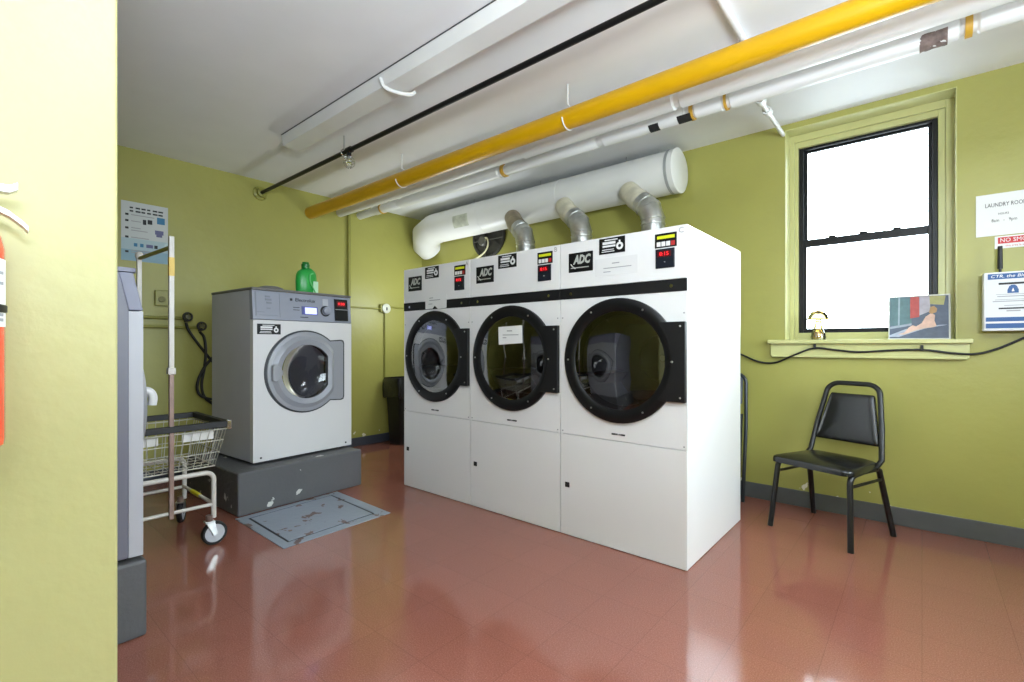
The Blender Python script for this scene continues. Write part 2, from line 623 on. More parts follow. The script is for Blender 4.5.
def service_sticker(parent, x0, z0, w_, h_, y):
    b = B()
    b.box(M_black, x0, x0 + w_, y - .002, y, z0, z0 + h_)
    st = b.make('service_sticker', parent)
    b = B()
    bars(b, M_inkwhite, x0, z0, [(w_ * .22, h_ * .83, w_ * .5, h_ * .07), (w_ * .14, h_ * .60, w_ * .5, h_ * .16), (w_ * .14, h_ * .42, w_ * .5, h_ * .12),
                                 (w_ * .12, h_ * .24, w_ * .46, h_ * .05), (w_ * .1, h_ * .12, w_ * .5, h_ * .05)], y - .002)
    b.lathe(M_inkwhite, [(h_ * .1, 0), (h_ * .24, 0), (h_ * .24, .001), (h_ * .1, .001)], (x0 + w_ * .8, y - .002, z0 + h_ * .42), (0, -1, 0), 20)
    b.box(M_inkwhite, x0 + w_ * .77, x0 + w_ * .83, y - .003, y - .002, z0 + h_ * .66, z0 + h_ * .78)
    b.make('print', st)


def dryer(i, label, letter, note):
    x0 = DX[i]
    W = DX[i + 1] - x0
    cx, cz, ro = W / 2 + .002, 1.165, .382
    t = thing('tumble_dryer', label, 'dryer', (x0, DY, 0), group='white stacked front tumble dryers in a row')
    g = .0025
    # cabinet: sides, back, top and front plate with the round opening
    b = B()
    b.box(M_white, g, .02, .004, DD, .004, DZ).box(M_white, W - .02, W - g, .004, DD, .004, DZ)
    b.box(M_white, .02, W - .02, DD - .02, DD, .012, DZ).box(M_white, .02, W - .02, .004, DD - .02, DZ - .02, DZ)
    b.box(M_blackmatte, .03, W - .03, .03, .05, 0, .02)
    b.make('cabinet', t, bevel=.003)
    b = B()
    b.hole_plate(M_white, g, W - g, .672, 1.562, cx, cz, ro - .03, 0)
    b.hole_plate(M_white, g, W - g, .672, 1.562, cx, cz, ro - .03, .012)
    b.loops(M_white, [[(g, 0, .672), (W - g, 0, .672), (W - g, 0, 1.562), (g, 0, 1.562)], [(g, .012, .672), (W - g, .012, .672), (W - g, .012, 1.562), (g, .012, 1.562)]])
    for sx, sz in ((.02, .69), (W - .02, .69), (W - .02, 1.44), (.02, 1.44)):
        b.cyl(M_papergrey, (sx, -.002, sz), (sx, .002, sz), .005, seg=8)
    for k in (0, 1):
        b.box(M_ink, cx - .045 + k * .05, cx - .005 + k * .05, -.003, .003, .706, .716)
    b.box(M_papergrey, cx - .02, cx + .02, -.003, .003, .706, .714)
    b.make('front_panel', t)
    o = B().box(M_white, g, W - g, -.004, .012, 1.634, DZ, .003).make('control_panel', t)
    o2 = B().box(M_white, g, W - g, -.002, .012, .004, .668, .002).make('lower_panel', t)
    B().box(M_black, .04, .075, -.005, 0, .318, .352, .003).make('latch', o2)
    b = B().box(M_band, g, W - g, -.006, .012, 1.563, 1.633, .002)
    for sx in (.09, W - .09):
        b.cyl(M_chrome, (sx, -.011, 1.595), (sx, -.004, 1.595), .010, seg=12)
    b.make('trim_band', t)
    # drum behind the glass
    b = B()
    ri = ro - .032
    b.lathe(M_drum, [(ri, 0), (ri, .62)], (cx, .013, cz), (0, 1, 0), 48)
    b.lathe(M_drum, [(ri, 0), (.17, .02), (.165, .05), (.02, .05)], (cx, .61, cz), (0, 1, 0), 48)
    for k in range(4):
        a = k * PI / 2 + .4
        c, s_ = math.cos(a), math.sin(a)
        p = Vector((cx + c * ri, 0, cz + s_ * ri))
        q = Vector((cx + c * (ri - .09), 0, cz + s_ * (ri - .09)))
        n_ = Vector((-s_, 0, c)) * .05
        b.loops(M_drum, [[p + n_ + Vector((0, y, 0)), q + Vector((0, y, 0)), p - n_ + Vector((0, y, 0))] for y in (.06, .6)], closed=False)
    b.make('drum', t, smooth=35)
    # door
    d = B()
    d.lathe(M_black, [(ro - .078, .02), (ro - .080, -.018), (ro - .062, -.030), (ro - .015, -.030), (ro, -.020), (ro, .0)], (cx, 0, cz), (0, 1, 0), 64)
    d.lathe(M_band, [(ro - .078, .010), (ro - .1, .045)], (cx, 0, cz), (0, 1, 0), 64)
    for k in range(6):
        a = PI / 2 + (k + .5) * PI / 3
        d.cyl(M_steel, (cx + math.cos(a) * (ro - .035), -.034, cz + math.sin(a) * (ro - .035)), (cx + math.cos(a) * (ro - .035), -.028, cz + math.sin(a) * (ro - .035)), .006, seg=8)
    dr = d.make('door', t, smooth=35)
    h_ = B()
    pts = [(W - g - .002, cz - .226), (W - g - .002, cz + .226), (cx + ro - .105, cz + .226)]
    for k in range(13):
        a = math.asin(.215 / (ro - .04)) * (1 - k / 6)
        pts.append((cx + (ro - .04) * math.cos(a), cz + (ro - .04) * math.sin(a)))
    pts.append((cx + ro - .105, cz - .226))
    h_.poly(M_band, pts, -.031, -.022)
    h_.box(M_band, cx + ro - .004, W - g - .002, -.026, -.001, cz - .226, cz + .226)
    for sx, sz in ((W - .03, .2), (W - .03, -.2), (W - .075, 0)):
        h_.cyl(M_steel, (sx, -.038, cz + sz), (sx, -.032, cz + sz), .006, seg=8)
    h_.make('hinge_plate', dr, bevel=.003)
    gl = B()
    gl.lathe(M_doorglass, [(.001, -.030), (.15, -.028), (.24, -.023), (ro - .079, -.016)], (cx, 0, cz), (0, 1, 0), 48)
    gl.make('glass', dr, smooth=60)
    # badge, stickers, keypad and card reader
    bd = B().box(M_black, .072, .255, -.008, -.003, 1.735, 1.861, .002).make('badge', t)
    b = B().text(M_silver, 'ADC', .172, 1.812, .076, -.0085, sx=.74, shear=.25, bold=.0035)
    bars(b, M_silver, .09, 1.76, [(.0, .0, .135, .006)], -.0082)
    b.tube(M_silver, [(.09, -.0085, 1.79), (.10, -.0085, 1.775), (.125, -.0085, 1.757)], .004, 6)
    b.make('lettering', bd)
    service_sticker(t, .30, 1.826, .178, .098, -.004)
    k_ = B().box(M_black, .668, .797, -.007, -.003, 1.818, 1.900, .002).make('keypad', t)
    b = B().box(M_limes, .682, .785, -.0085, -.007, 1.868, 1.886)
    b.make('lime_strip', k_)
    b = B()
    for q in range(4):
        b.box(M_redkey if q == 3 else M_paper, .680 + q * .028, .703 + q * .028, -.0085, -.007, 1.826, 1.852)
    b.make('key_row', k_)
    r_ = B().box(mat('reader_black', (24, 28, 38), .3), .673, .786, -.012, -.003, 1.70, 1.812, .004).make('card_reader', t)
    b = B().box(mat('reader_red_window', (90, 10, 16), .3), .687, .765, -.0135, -.0119, 1.765, 1.797)
    b.make('display', r_)
    B().text(M_led, '8:15', .726, 1.781, .03, -.014, sx=1.1).make('display_digits', r_)
    B().cyl(M_papergrey, (.729, -.014, 1.735), (.729, -.0119, 1.735), .004, seg=8).make('key_slot', r_)
    B().text(M_papergrey, letter, W - .035, 1.903, .045, -.0045).make('unit_letter', t)
    # paper notices
    if note == 'band':
        n_ = B().poly(M_paper, [(.31, 1.566), (.40, 1.568), (.43, 1.592), (.47, 1.562), (.575, 1.566), (.58, 1.68), (.305, 1.684)], -.0085, -.007).make('paper_notice', t)
        b = B()
        bars(b, M_papergrey, .32, 1.6, [(.04, .055, .05, .006), (.04, .035, .14, .006), (.03, .005, .05, .005)], -.009)
        b.make('print', n_)
    elif note == 'glass':
        n_ = B().poly(M_paper, [(.33, 1.262), (.555, 1.274), (.553, 1.40), (.327, 1.392)], -.0335, -.0325).make('paper_notice', t)
        b = B()
        bars(b, M_papergrey, .35, 1.28, [(.06, .078, .05, .008), (.02, .05, .15, .006), (.02, .03, .035, .006)], -.034)
        b.make('print', n_)
    else:
        n_ = B().poly(mat('faded_notice_paper', (214, 213, 212), .6), [(.27, 1.69), (.56, 1.69), (.56, 1.80), (.27, 1.80)], -.0052, -.004).make('paper_notice', t)
        b = B()
        bars(b, M_papergrey, .28, 1.70, [(.11, .062, .05, .006), (.05, .035, .19, .005), (.05, .012, .05, .005)], -.0055)
        b.make('print', n_)
    return t


dryer(0, 'white dryer marked A beside the black bin with paper taped over its dark band', 'A', 'band')
dryer(1, 'middle white dryer marked B with a white paper notice on its round door glass', 'B', 'glass')
dryer(2, 'white dryer marked C at the window end of the row with clear round glass', 'C', 'panel')


# ------------------------------------------------------------------ washing machines
def washer(label, loc, rotz, W, D, HT, ph, slope, bulge, full=True):
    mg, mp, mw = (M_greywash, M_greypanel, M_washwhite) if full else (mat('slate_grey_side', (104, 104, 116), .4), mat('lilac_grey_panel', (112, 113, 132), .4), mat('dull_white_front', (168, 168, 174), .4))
    t = thing('washing_machine', label, 'washing machine', loc, rotz)
    zt = HT - .022
    zp = zt - ph
    b = B()
    b.loops(mg, [[(x, .05, .02), (x, D, .02), (x, D, zt), (x, slope + .048, zt), (x, .048, zp)] for x in (0, W)], cap0=True, cap1=True)
    b.box(M_blackmatte, .04, W - .04, .05, D - .04, 0, .03)
    b.make('cabinet', t, bevel=.004)
    cx, cz, ro, rg = (.435, .716, .335, .216) if full else (.37, .648, .29, .19)
    b = B()
    b.hole_plate(mw, 0, W, .02, zp, cx, cz, rg + .05, 0)
    b.loops(mw, [[(0, 0, .02), (W, 0, .02), (W, 0, zp), (0, 0, zp)], [(0, .05, .02), (W, .05, .02), (W, .05, zp), (0, .05, zp)]])
    b.loops(mw, [[(0, .05, .02), (W, .05, .02), (W, .05, zp), (0, .05, zp)], [(.01, .05, .03), (W - .01, .05, .03), (W - .01, .05, zp - .01), (.01, .05, zp - .01)]])
    for sx in (.06, W - .06):
        b.cyl(M_ink, (sx, -.003, .05), (sx, .002, .05), .008, seg=10)
    b.make('front_panel', t)
    # control panel leaning back
    b = B()
    e = .004
    ring = lambda x: [(x, 0, zp + e), (x, .05, zp + e), (x, slope + .05, zt), (x, slope, zt)]
    b.loops(mp, [ring(0), ring(W)], cap0=True, cap1=True)
    cp = b.make('control_panel', t, bevel=.003)
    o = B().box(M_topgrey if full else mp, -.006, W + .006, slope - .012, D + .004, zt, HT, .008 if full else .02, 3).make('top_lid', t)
    ys = lambda z: slope * (z - zp) / ph
    # door
    d = B()
    hh = .76 * ro
    a0 = math.asin(hh / ro)
    outline = []
    n = 44
    for k in range(n + 1):
        a = a0 + (2 * PI - 2 * a0) * k / n
        outline.append((cx + ro * math.cos(a), cz + ro * math.sin(a)))
    hx = cx + .352 * ro / .335
    outline += [(hx - .03, cz - hh - .007), (hx - .008, cz - hh), (hx, cz - hh + .023), (hx, cz + hh - .023), (hx - .008, cz + hh), (hx - .03, cz + hh + .007)]
    out2 = [(cx + (x - cx) * 1.05, cz + (z - cz) * 1.04) for x, z in outline]
    sm = lambda pts, y: [(x, y, z) for x, z in pts]
    inner = []
    for x, z in outline:
        a = math.atan2(z - cz, x - cx)
        inner.append((cx + (rg + .01) * math.cos(a), cz + (rg + .01) * math.sin(a)))
    mid = []
    for (x, z), (xi, zi) in zip(outline, inner):
        dx, dz = x - cx, z - cz
        rr = math.hypot(dx, dz)
        k = min(1, (ro - .03) / rr)
        mid.append((cx + dx * k, cz + dz * k))
    d.loops(M_greydark, [sm(out2, 0), sm(out2, -.008), sm(outline, -.010)])
    d.loops(M_greydoor, [sm(outline, -.010), sm(outline, -.020), sm(mid, -.024)])
    d.loops(M_greydoor, [sm(mid, -.024), sm([((x * .55 + xi * .45), (z * .55 + zi * .45)) for (x, z), (xi, zi) in zip(mid, inner)], -.045), sm(inner, -.036)])
    d.loops(M_greydark, [sm(inner, -.036), sm(inner, .03)])
    dr = d.make('door', t, smooth=30)
    sb = B()
    sb.tube(M_black, [(x, -.012, z) for x, z in [(hx - .075, cz - hh - .004), (hx - .03, cz - hh - .009), (hx - .004, cz - hh), (hx + .004, cz - hh + .025), (hx + .004, cz + hh - .025), (hx - .004, cz + hh), (hx - .03, cz + hh + .009), (hx - .075, cz + hh + .004)]], .006, 6)
    sb.make('hinge_seam', dr, smooth=50)
    g_ = B()
    g_.lathe(M_washglass, [(.001, .028), (.12, .022), (.19, .005), (rg + .01, -.014)] if not bulge else [(.001, -.055), (.12, -.05), (rg + .012, -.03)], (cx, 0, cz), (0, 1, 0), 40)
    g_.make('glass', dr, smooth=60)
    if not bulge:
        hl = B()
        hl.poly(M_greydoor, [(cx + (x - .435) * ro / .335, cz + z) for x, z in ((.128, -.06), (.15, -.072), (.175, -.06), (.212, -.012), (.212, .012), (.175, .06), (.15, .072), (.128, .06))], -.062, -.03)
        hl.make('handle', dr, bevel=.008)
    if bulge:
        h2 = B()
        h2.tube(M_washwhite, spline([(cx, -.05, cz + .06), (cx, -.10, cz + .05), (cx, -.118, cz + .02), (cx, -.115, cz - .02)], 6), .02, 12)
        h2.make('pull_grip', dr, smooth=50)
    # drum with lifter ribs
    b = B()
    b.lathe(M_rubber, [(rg + .055, .0), (rg + .02, .05), (rg - .02, .06), (rg - .01, .09)], (cx, .003, cz), (0, 1, 0), 40)
    b.lathe(M_washdrum, [(rg + .0, .08), (rg + .06, .1), (rg + .06, .45), (.02, .47)], (cx, .003, cz), (0, 1, 0), 40)
    for k in range(9):
        a = k * 2 * PI / 9
        b.box(M_washdrum, cx + math.cos(a) * .12 - .012, cx + math.cos(a) * .12 + .012, .42, .46, cz + math.sin(a) * .12 - .012, cz + math.sin(a) * .12 + .012)
    b.make('drum', t, smooth=35)
    b = B()
    b.lathe(M_drum, [(rg - .03, .075), (rg - .022, .066), (rg - .012, .07), (rg - .012, .085)], (cx, .003, cz), (0, 1, 0), 40)
    b.make('drum_rim', t, smooth=50)
    for k in range(3):
        a = k * 2 * PI / 3 + .6
        c, s_ = math.cos(a), math.sin(a)
        q = lambda u, v, y: (cx + c * u - s_ * v, y, cz + s_ * u + c * v)
        B().loops(M_drum, [[q(rg + .06, -.045, y), q(rg - .02, -.012, y), q(rg - .02, .012, y), q(rg + .06, .045, y)] for y in (.13, .44)], closed=False).make('lifter', t)
    if not full:
        return t
    service_sticker(t, .03, 1.025, .188, .083, -.0005)
    tilt = lambda x, z, off: (x, ys(z) - off, z)

    def on_panel(name, m, x0, x1, z0, z1, off, parent=cp, bev=.002):
        b = B()
        b.loops(m, [[tilt(x0, z0, off), tilt(x1, z0, off), tilt(x1, z1, off), tilt(x0, z1, off)],
                    [tilt(x0, z0, -.004), tilt(x1, z0, -.004), tilt(x1, z1, -.004), tilt(x0, z1, -.004)]], cap0=True, cap1=True)
        return b.make(name, parent)

    r_ = on_panel('card_reader', M_black, .715, .845, 1.158, 1.352, .012, t)
    b = B().box(mat('reader_red_window', (90, 10, 16), .3), .735, .825, ys(1.3) - .0135, ys(1.3) - .002, 1.285, 1.335)
    b.text(M_led, '0:00', .78, 1.31, .034, ys(1.3) - .0138, sx=1.2)
    b.make('display', r_)
    B().box(M_papergrey, .717, .843, ys(1.26) - .0135, ys(1.26), 1.256, 1.262).make('split_line', r_)
    ds = on_panel('display_window', mat('lcd_surround', (86, 92, 150), .3), .405, .55, 1.198, 1.268, .004)
    on_panel('display', M_lcd, .432, .54, 1.205, 1.26, .0055, t)
    k_ = B()
    yk = ys(1.235)
    k_.lathe(M_ink, [(.048, .002), (.046, -.006), (.034, -.008)], (.625, yk, 1.237), (0, 1, 0), 28)
    k_.lathe(M_greypanel, [(.034, .0), (.034, -.025), (.028, -.03), (.001, -.03)], (.632, yk, 1.242), (0, 1, 0), 28)
    k_.make('program_knob', t, smooth=40)
    B().text(M_ink, 'Electrolux', .44, 1.318, .042, ys(1.318) - .002, sx=1.05).make('brand_lettering', cp)
    B().box(M_ink, .305, .325, ys(1.318) - .002, ys(1.318) + .004, 1.308, 1.328).make('brand_emblem', cp)
    for q in range(3):
        B().box(M_ink, .33, .385, ys(1.25) - .002, ys(1.25) + .004, 1.252 - q * .021, 1.257 - q * .021).make('menu_mark', cp)
    B().box(M_ink, .39, .46, ys(1.18) - .002, ys(1.18) + .004, 1.172, 1.178).make('caption_mark', cp)
    on_panel('key_button', mat('pale_button', (170, 172, 180), .4), .60, .655, 1.285, 1.345, .003, t)
    b = B()
    yy = lambda z: ys(z) - .002
    for x0, x1, z0, z1 in ((.02, .03, 1.17, 1.36), (.215, .218, 1.165, 1.36), (.10, .14, 1.32, 1.335), (.10, .15, 1.295, 1.312), (.11, .15, 1.27, 1.285), (.11, .14, 1.23, 1.238), (.03, .09, 1.2, 1.204), (.05, .2, 1.175, 1.179)):
        if x1 - x0 > .02 or True:
            b.loops(mat('faint_panel_print', (120, 124, 134), .5), [[(x0, yy(z0), z0), (x1, yy(z0), z0), (x1, yy(z1), z1), (x0, yy(z1), z1)], [(x0, ys(z0) + .004, z0), (x1, ys(z0) + .004, z0), (x1, ys(z1) + .004, z1), (x0, ys(z1) + .004, z1)]], cap0=True)
    b.make('instruction_print', cp)
    c_ = B()
    c_.lathe(M_topgrey, [(.001, .032), (.06, .03), (.098, .016), (.105, 0)], (.2, .13, HT - .002), (0, 0, 1), 28)
    c_.make('dispenser_cap', t, smooth=50)
    return t


WR = math.radians(4.0)
pad = B().box(M_pad, 0, 1.05, 0, 1.0, 0, .32, .012, 2).make('concrete_pad')
pad.location = (-3.795, 1.372, 0)
pad.rotation_euler = (0, 0, PI / 2 + math.radians(2.8))
tag(pad, 'chipped dark grey concrete plinth under the washer with the green bottle', 'plinth')
washer('grey and white front loading washer on a plinth with a green bottle on top', (-3.955, 1.537, .32), PI / 2 + WR, .885, .74, 1.395, .235, .02, False)
pad = B().box(M_pad, 0, .77, 0, 1.0, 0, .33, .012, 2).make('concrete_pad')
pad.location = (-2.562, .561, 0)
pad.rotation_euler = (0, 0, PI)
tag(pad, 'dark grey concrete plinth half hidden by the pale green wall end', 'plinth')
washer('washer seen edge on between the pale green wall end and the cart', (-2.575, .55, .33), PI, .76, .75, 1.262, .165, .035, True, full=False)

# floor hatch in front of the plinth
t = thing('floor_hatch', 'pale grey painted hatch in the floor before the washer plinth', 'floor hatch')
b = B()
out = [(-3.775, 1.345), (-3.0, 1.345), (-3.03, 2.15), (-3.82, 2.165)]
inn = [(-3.70, 1.425), (-3.088, 1.418), (-3.12, 2.05), (-3.75, 2.07)]
V3 = lambda pts, z: [(x, y, z) for x, y in pts]
sc_ = lambda k: [(-3.41 + (x + 3.41) * k, 1.74 + (y - 1.74) * k) for x, y in inn]
b.loops(M_hatch, [V3(out, 0), V3(out, .004), V3(sc_(1.05), .004), V3(sc_(1.05), .001)], cap0=False)
b.make('hatch_rim', t)
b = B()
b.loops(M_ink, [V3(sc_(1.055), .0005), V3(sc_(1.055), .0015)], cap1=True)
b.make('gap_dark', t)  # black sheet painting in the dark of the gap round the lid
b = B()
b.loops(M_hatch, [V3(inn, .0005), V3(inn, .005)], cap1=True)
b.cyl(M_rust, (-3.25, 1.5, .004), (-3.25, 1.5, .0065), .014, seg=10)
b.make('hatch_lid', t)

# green detergent bottle on the washer
t = thing('detergent_bottle', 'bright green plastic detergent bottle standing on the washer top', 'bottle', (-4.235, 2.10, 1.716), PI / 2 + .1)
b = B()
prof = [(.0, 0), (.085, 0), (.092, .012), (.094, .12), (.09, .17), (.078, .20), (.05, .222), (.032, .23), (.03, .24)]
b.lathe(M_plastic_green, prof, (0, 0, 0), (0, 0, 1), 32, cap0=True, sx=1.05)
for v in b.bm.verts:
    v.co.y *= .62
    if v.co.x > .02 and v.co.z > .17:
        v.co.z += .012
b.make('bottle_body', t, smooth=45)
b = B()
b.tube(mat('pale_green_grip', (96, 190, 112), .3), spline([(.035, -.05, .19), (.0, -.062, .17), (-.004, -.064, .12), (.02, -.064, .07), (.045, -.062, .03), (.055, -.06, .005)], 6), .006, 8)
b.make('handle_crease', t, smooth=60)
b = B().box(mat('pale_label', (186, 226, 190), .4), .035, .085, -.0565, -.04, .012, .12, .004)
b.make('bottle_label', t)
b = B()
b.lathe(M_plastic_dgreen, [(.036, .232), (.036, .27), (.03, .276), (.028, .29), (.001, .29)], (-.006, 0, 0), (0, 0, 1), 24)
b.make('bottle_cap', t, smooth=40)

# ------------------------------------------------------------------ laundry cart
t = thing('laundry_cart', 'wire basket laundry cart with two tall poles beside the washer plinth', 'laundry cart', (-3.7, .82, 0))
XR, XL, YB, YA = .31, -.31, .34, -.36   # basket rim in cart coordinates (x right, y far end)
b = B()
rim = [(XR, YA), (XR, YB), (XL, YB), (XL, YA)]
bot = [(XR - .05, YA + .05), (XR - .05, YB - .055), (XL + .05, YB - .055), (XL + .05, YA + .05)]
zt_, zb_ = .745, .49


def lerp2(a, c, k):
    return (a[0] + (c[0] - a[0]) * k, a[1] + (c[1] - a[1]) * k)


for lv in (0, .3, .62, 1):
    q = [lerp2(r_, o_, lv) for r_, o_ in zip(rim, bot)]
    z = zt_ - .02 - (zt_ - .02 - zb_) * lv
    for i in range(4):
        a_, c_ = q[i], q[(i + 1) % 4]
        b.cyl(M_wire, (a_[0], a_[1], z), (c_[0], c_[1], z), .0042 if lv in (0, 1) else .0032, seg=6)
for i in range(4):
    n = 15 if i in (0, 2) else 13
    for k in range(n + 1):
        f_ = k / n
        p = lerp2(rim[i], rim[(i + 1) % 4], f_)
        q = lerp2(bot[i], bot[(i + 1) % 4], f_)
        b.cyl(M_wire, (p[0], p[1], zt_), (q[0], q[1], zb_), .0024, seg=5)
for k in range(1, 13):
    f_ = k / 13
    p, q = lerp2(bot[0], bot[1], f_), lerp2(bot[3], bot[2], f_)
    b.cyl(M_wire, (p[0], p[1], zb_), (q[0], q[1], zb_), .0024, seg=5)
for k in range(1, 6):
    f_ = k / 6
    p, q = lerp2(bot[0], bot[3], f_), lerp2(bot[1], bot[2], f_)
    b.cyl(M_wire, (p[0], p[1], zb_ - .004), (q[0], q[1], zb_ - .004), .003, seg=5)
bk = b.make('wire_basket', t)
b = B()
for i in range(4):
    a_, c_ = rim[i], rim[(i + 1) % 4]
    d = Vector((c_[0] - a_[0], c_[1] - a_[1], 0)).normalized()
    b.tube(M_foam, [Vector((a_[0], a_[1], zt_ + .012)) - d * .014, Vector((c_[0], c_[1], zt_ + .012)) + d * .014], .026, 4, square=True)
b.make('bumper_rim', bk, bevel=.004)
b = B().box(M_chrome, XR - .005, XR + .022, YB - .005, YB + .022, zt_ - .02, zt_ + .036, .004)
b.make('corner_clip', bk)
b = B().box(mat('white_name_plate', (206, 204, 200), .4), XR - .03, XR - .022, -.30, -.02, .668, .715).box(MATS['white_name_plate'], XR - .03, XR - .022, .10, .27, .668, .715)
b.make('side_plate', bk)
for sx in (1, -1):
    x = .29 * sx
    b = B()
    pts = [(x, -.40, .17), (x, -.40, .42)] + arc((x, -.36, .42), .04, PI, PI / 2, 5, 'yz') + [(x, .2, .46)] + arc((x, .22, .41), .05, PI / 2, 0, 6, 'yz') + [(x, .27, .17)]
    b.tube(M_cartwhite, pts, .0145, 10)
    b.tube(M_cartwhite, [(x, -.4, .255), (x, .27, .255)], .011, 8)
    b.make('side_frame', t, smooth=50)
b = B()
b.tube(M_cartwhite, [(.29, .262, .262), (-.29, .262, .262)], .011, 8)
cb = b.make('cross_bar', t, smooth=50)
B().tube(mat('yellow_tape', (226, 214, 20), .4), [(.06, .262, .262), (-.1, .262, .262)], .0135, 8).make('tape_wrap', cb, smooth=50)
b = B()
b.tube(M_cartwhite, [(.29, -.39, .262), (-.29, -.39, .262)], .011, 8)
b.make('cross_bar', t, smooth=50)


def caster(x, y, rz):
    r = .073
    c, s_ = math.cos(rz), math.sin(rz)
    P = lambda u, v, z: (x + u * c - v * s_, y + u * s_ + v * c, z)
    b = B()
    b.cyl(M_rust, P(0, 0, .148), P(0, 0, .19), .02, seg=12)
    for s2 in (1, -1):
        ring = lambda u: [P(u, -.024, .15), P(u, .024, .15), P(u, .042, .07), P(u, .02, .062)]
        b.loops(M_steel, [ring(.022 * s2), ring(.026 * s2)], cap0=True, cap1=True)
    b.loops(M_steel, [[P(-.026, -.026, .146), P(.026, -.026, .146), P(.026, .026, .146), P(-.026, .026, .146)], [P(-.026, -.026, .154), P(.026, -.026, .154), P(.026, .026, .154), P(-.026, .026, .154)]], cap0=True, cap1=True)
    k = b.make('caster_fork', t)
    ax = Vector((c, s_, 0))
    o = Vector(P(0, .028, r))
    b = B()
    b.lathe(M_rubber, [(.056, -.016), (.067, -.017), (r, -.009), (r, .009), (.067, .017), (.056, .016)], o, ax, 32)
    b.lathe(mat('wheel_grey', (178, 180, 186), .4), [(.001, -.02), (.016, -.02), (.018, -.012), (.056, -.013), (.056, .013), (.018, .012), (.016, .02), (.001, .02)], o, ax, 32)
    b.make('caster_wheel', k, smooth=40)


caster(.29, .245, 0)
caster(-.29, .245, 1.1)
caster(.29, -.40, .2)
caster(-.29, -.40, -.3)
for sx in (1, -1):
    x = .305 * sx - (.01 if sx < 0 else 0)
    b = B()
    zt2 = 1.905 if sx > 0 else 1.862
    yo = 0 if sx > 0 else -.025
    b.box(M_cartwhite, x - .013, x + .013, .027 + yo, .053 + yo, 1.10, zt2, .002)
    b.box(M_rust, x - .012, x + .012, .028 + yo, .052 + yo, .225, 1.10, .002)
    p_ = b.make('rack_pole', t)
    if sx > 0:
        B().box(mat('yellow_sticker', (206, 170, 60), .4), x - .0138, x + .0138, .0262, .0538, 1.67, 1.78).make('yellow_sticker', p_)
        B().box(M_cartwhite, x - .02, x + .02, .02, .06, 1.085, 1.125, .004).make('pole_joint', p_)
    else:
        B().lathe(M_cartwhite, [(.001, .028), (.018, .022), (.024, 0), (.018, -.02), (.001, -.024)], (x, .04 + yo, 1.862), (0, 0, 1), 16).make('pole_knob', p_, smooth=60)
b = B()
b.tube(M_pipegreen, [(-.305, .015, 1.842), (.30, .04, 1.842)], .012, 4, square=True)
b.make('hanging_bar', t)

# ------------------------------------------------------------------ chair by the window
t = thing('stacking_chair', 'black vinyl stacking chair standing under the window', 'chair', (-.4745, 3.883, 0), math.radians(-20.5))
LX, LY = .255, .265
b = B()
for sx in (1, -1):
    b = B()
    fx = LX * sx
    tx = .218 * sx
    # front leg runs up and over into the seat rail
    pts = [(fx, -LY, 0), (tx + .012 * sx, -.222, .40)] + [(tx + .012 * sx - .0 * k, -.222 + .045 * (1 - math.cos(k * PI / 10)), .40 + .05 * math.sin(k * PI / 10)) for k in range(1, 6)] + [(tx, -.05, .455), (tx, .14, .452)]
    b.tube(M_chairmetal, pts, .0172, 10)
    b.make('front_leg', t, smooth=50)
    b = B()
    b.tube(M_chairmetal, [(fx, LY, 0), (tx + .005 * sx, .15, .44), (tx, .12, .458)], .0175, 10)
    b.make('rear_leg', t, smooth=50)
    b = B().box(M_chairmetal, tx - .006 + .014 * sx, tx + .006 + .014 * sx, -.215, .165, .375, .392, .002)
    b.make('side_brace', t)
# back frame: one bent tube
b = B()
z0, y0_ = .455, .165
zc, yc = .985, .30


def bk_pt(x, z):
    return (x, y0_ + (yc - y0_) * (z - z0) / (zc - z0), z)


pts = [(.222, .10, .458), bk_pt(.226, .50), bk_pt(.205, .70)]
for k in range(9):
    a = k * PI / 2 / 8
    pts.append(bk_pt(.085 + .07 * math.cos(a) + .015 * (1 - k / 8), .925 + .062 * math.sin(a)))
pts += [(-p[0], p[1], p[2]) for p in pts[::-1]]
b.tube(M_chairmetal, pts, .0172, 10)
b.make('back_frame', t, smooth=60)


def cushion(name, outline, t0, t1, bulge, place, n=9):
    """padded slab: outline in u,v; place(u,v,h) gives the point"""
    b = B()
    cu = sum(p[0] for p in outline) / len(outline)
    cv = sum(p[1] for p in outline) / len(outline)
    rings = []
    for k, h in ((1.0, t0), (1.0, t0 + (t1 - t0) * .55), (.985, t0 + (t1 - t0) * .85), (.95, t1), (.8, t1 + bulge * .5), (.5, t1 + bulge * .85), (.2, t1 + bulge)):
        rings.append([place(cu + (p[0] - cu) * k, cv + (p[1] - cv) * k, h) for p in outline])
    b.loops(M_vinyl, rings, cap0=True, cap1=True)
    return b.make(name, t, smooth=50)


so = []
for x, y in rounded(-.262, .262, -.268, .17, .06, 6):
    k = 1 - .16 * (y + .268) / .438
    so.append((x * k, y - (.018 * (1 - (x / .262) ** 2) if y < -.1 else 0)))
cushion('seat', so, .455, .494, .024, lambda u, v, h: (u, v, h))
bo = []
for x, z in rounded(-.5, .5, .585, .915, .03, 5):
    wz = .205 - .066 * max(0, (z - .585)) / .33
    bo.append((x * 2 * wz, z))


def back_place(u, v, h):
    p = Vector(bk_pt(u, v))
    nrm = Vector((0, -(zc - z0), (yc - y0_))).normalized()
    return p + nrm * h


cushion('backrest', bo, -.012, .014, .012, back_place)

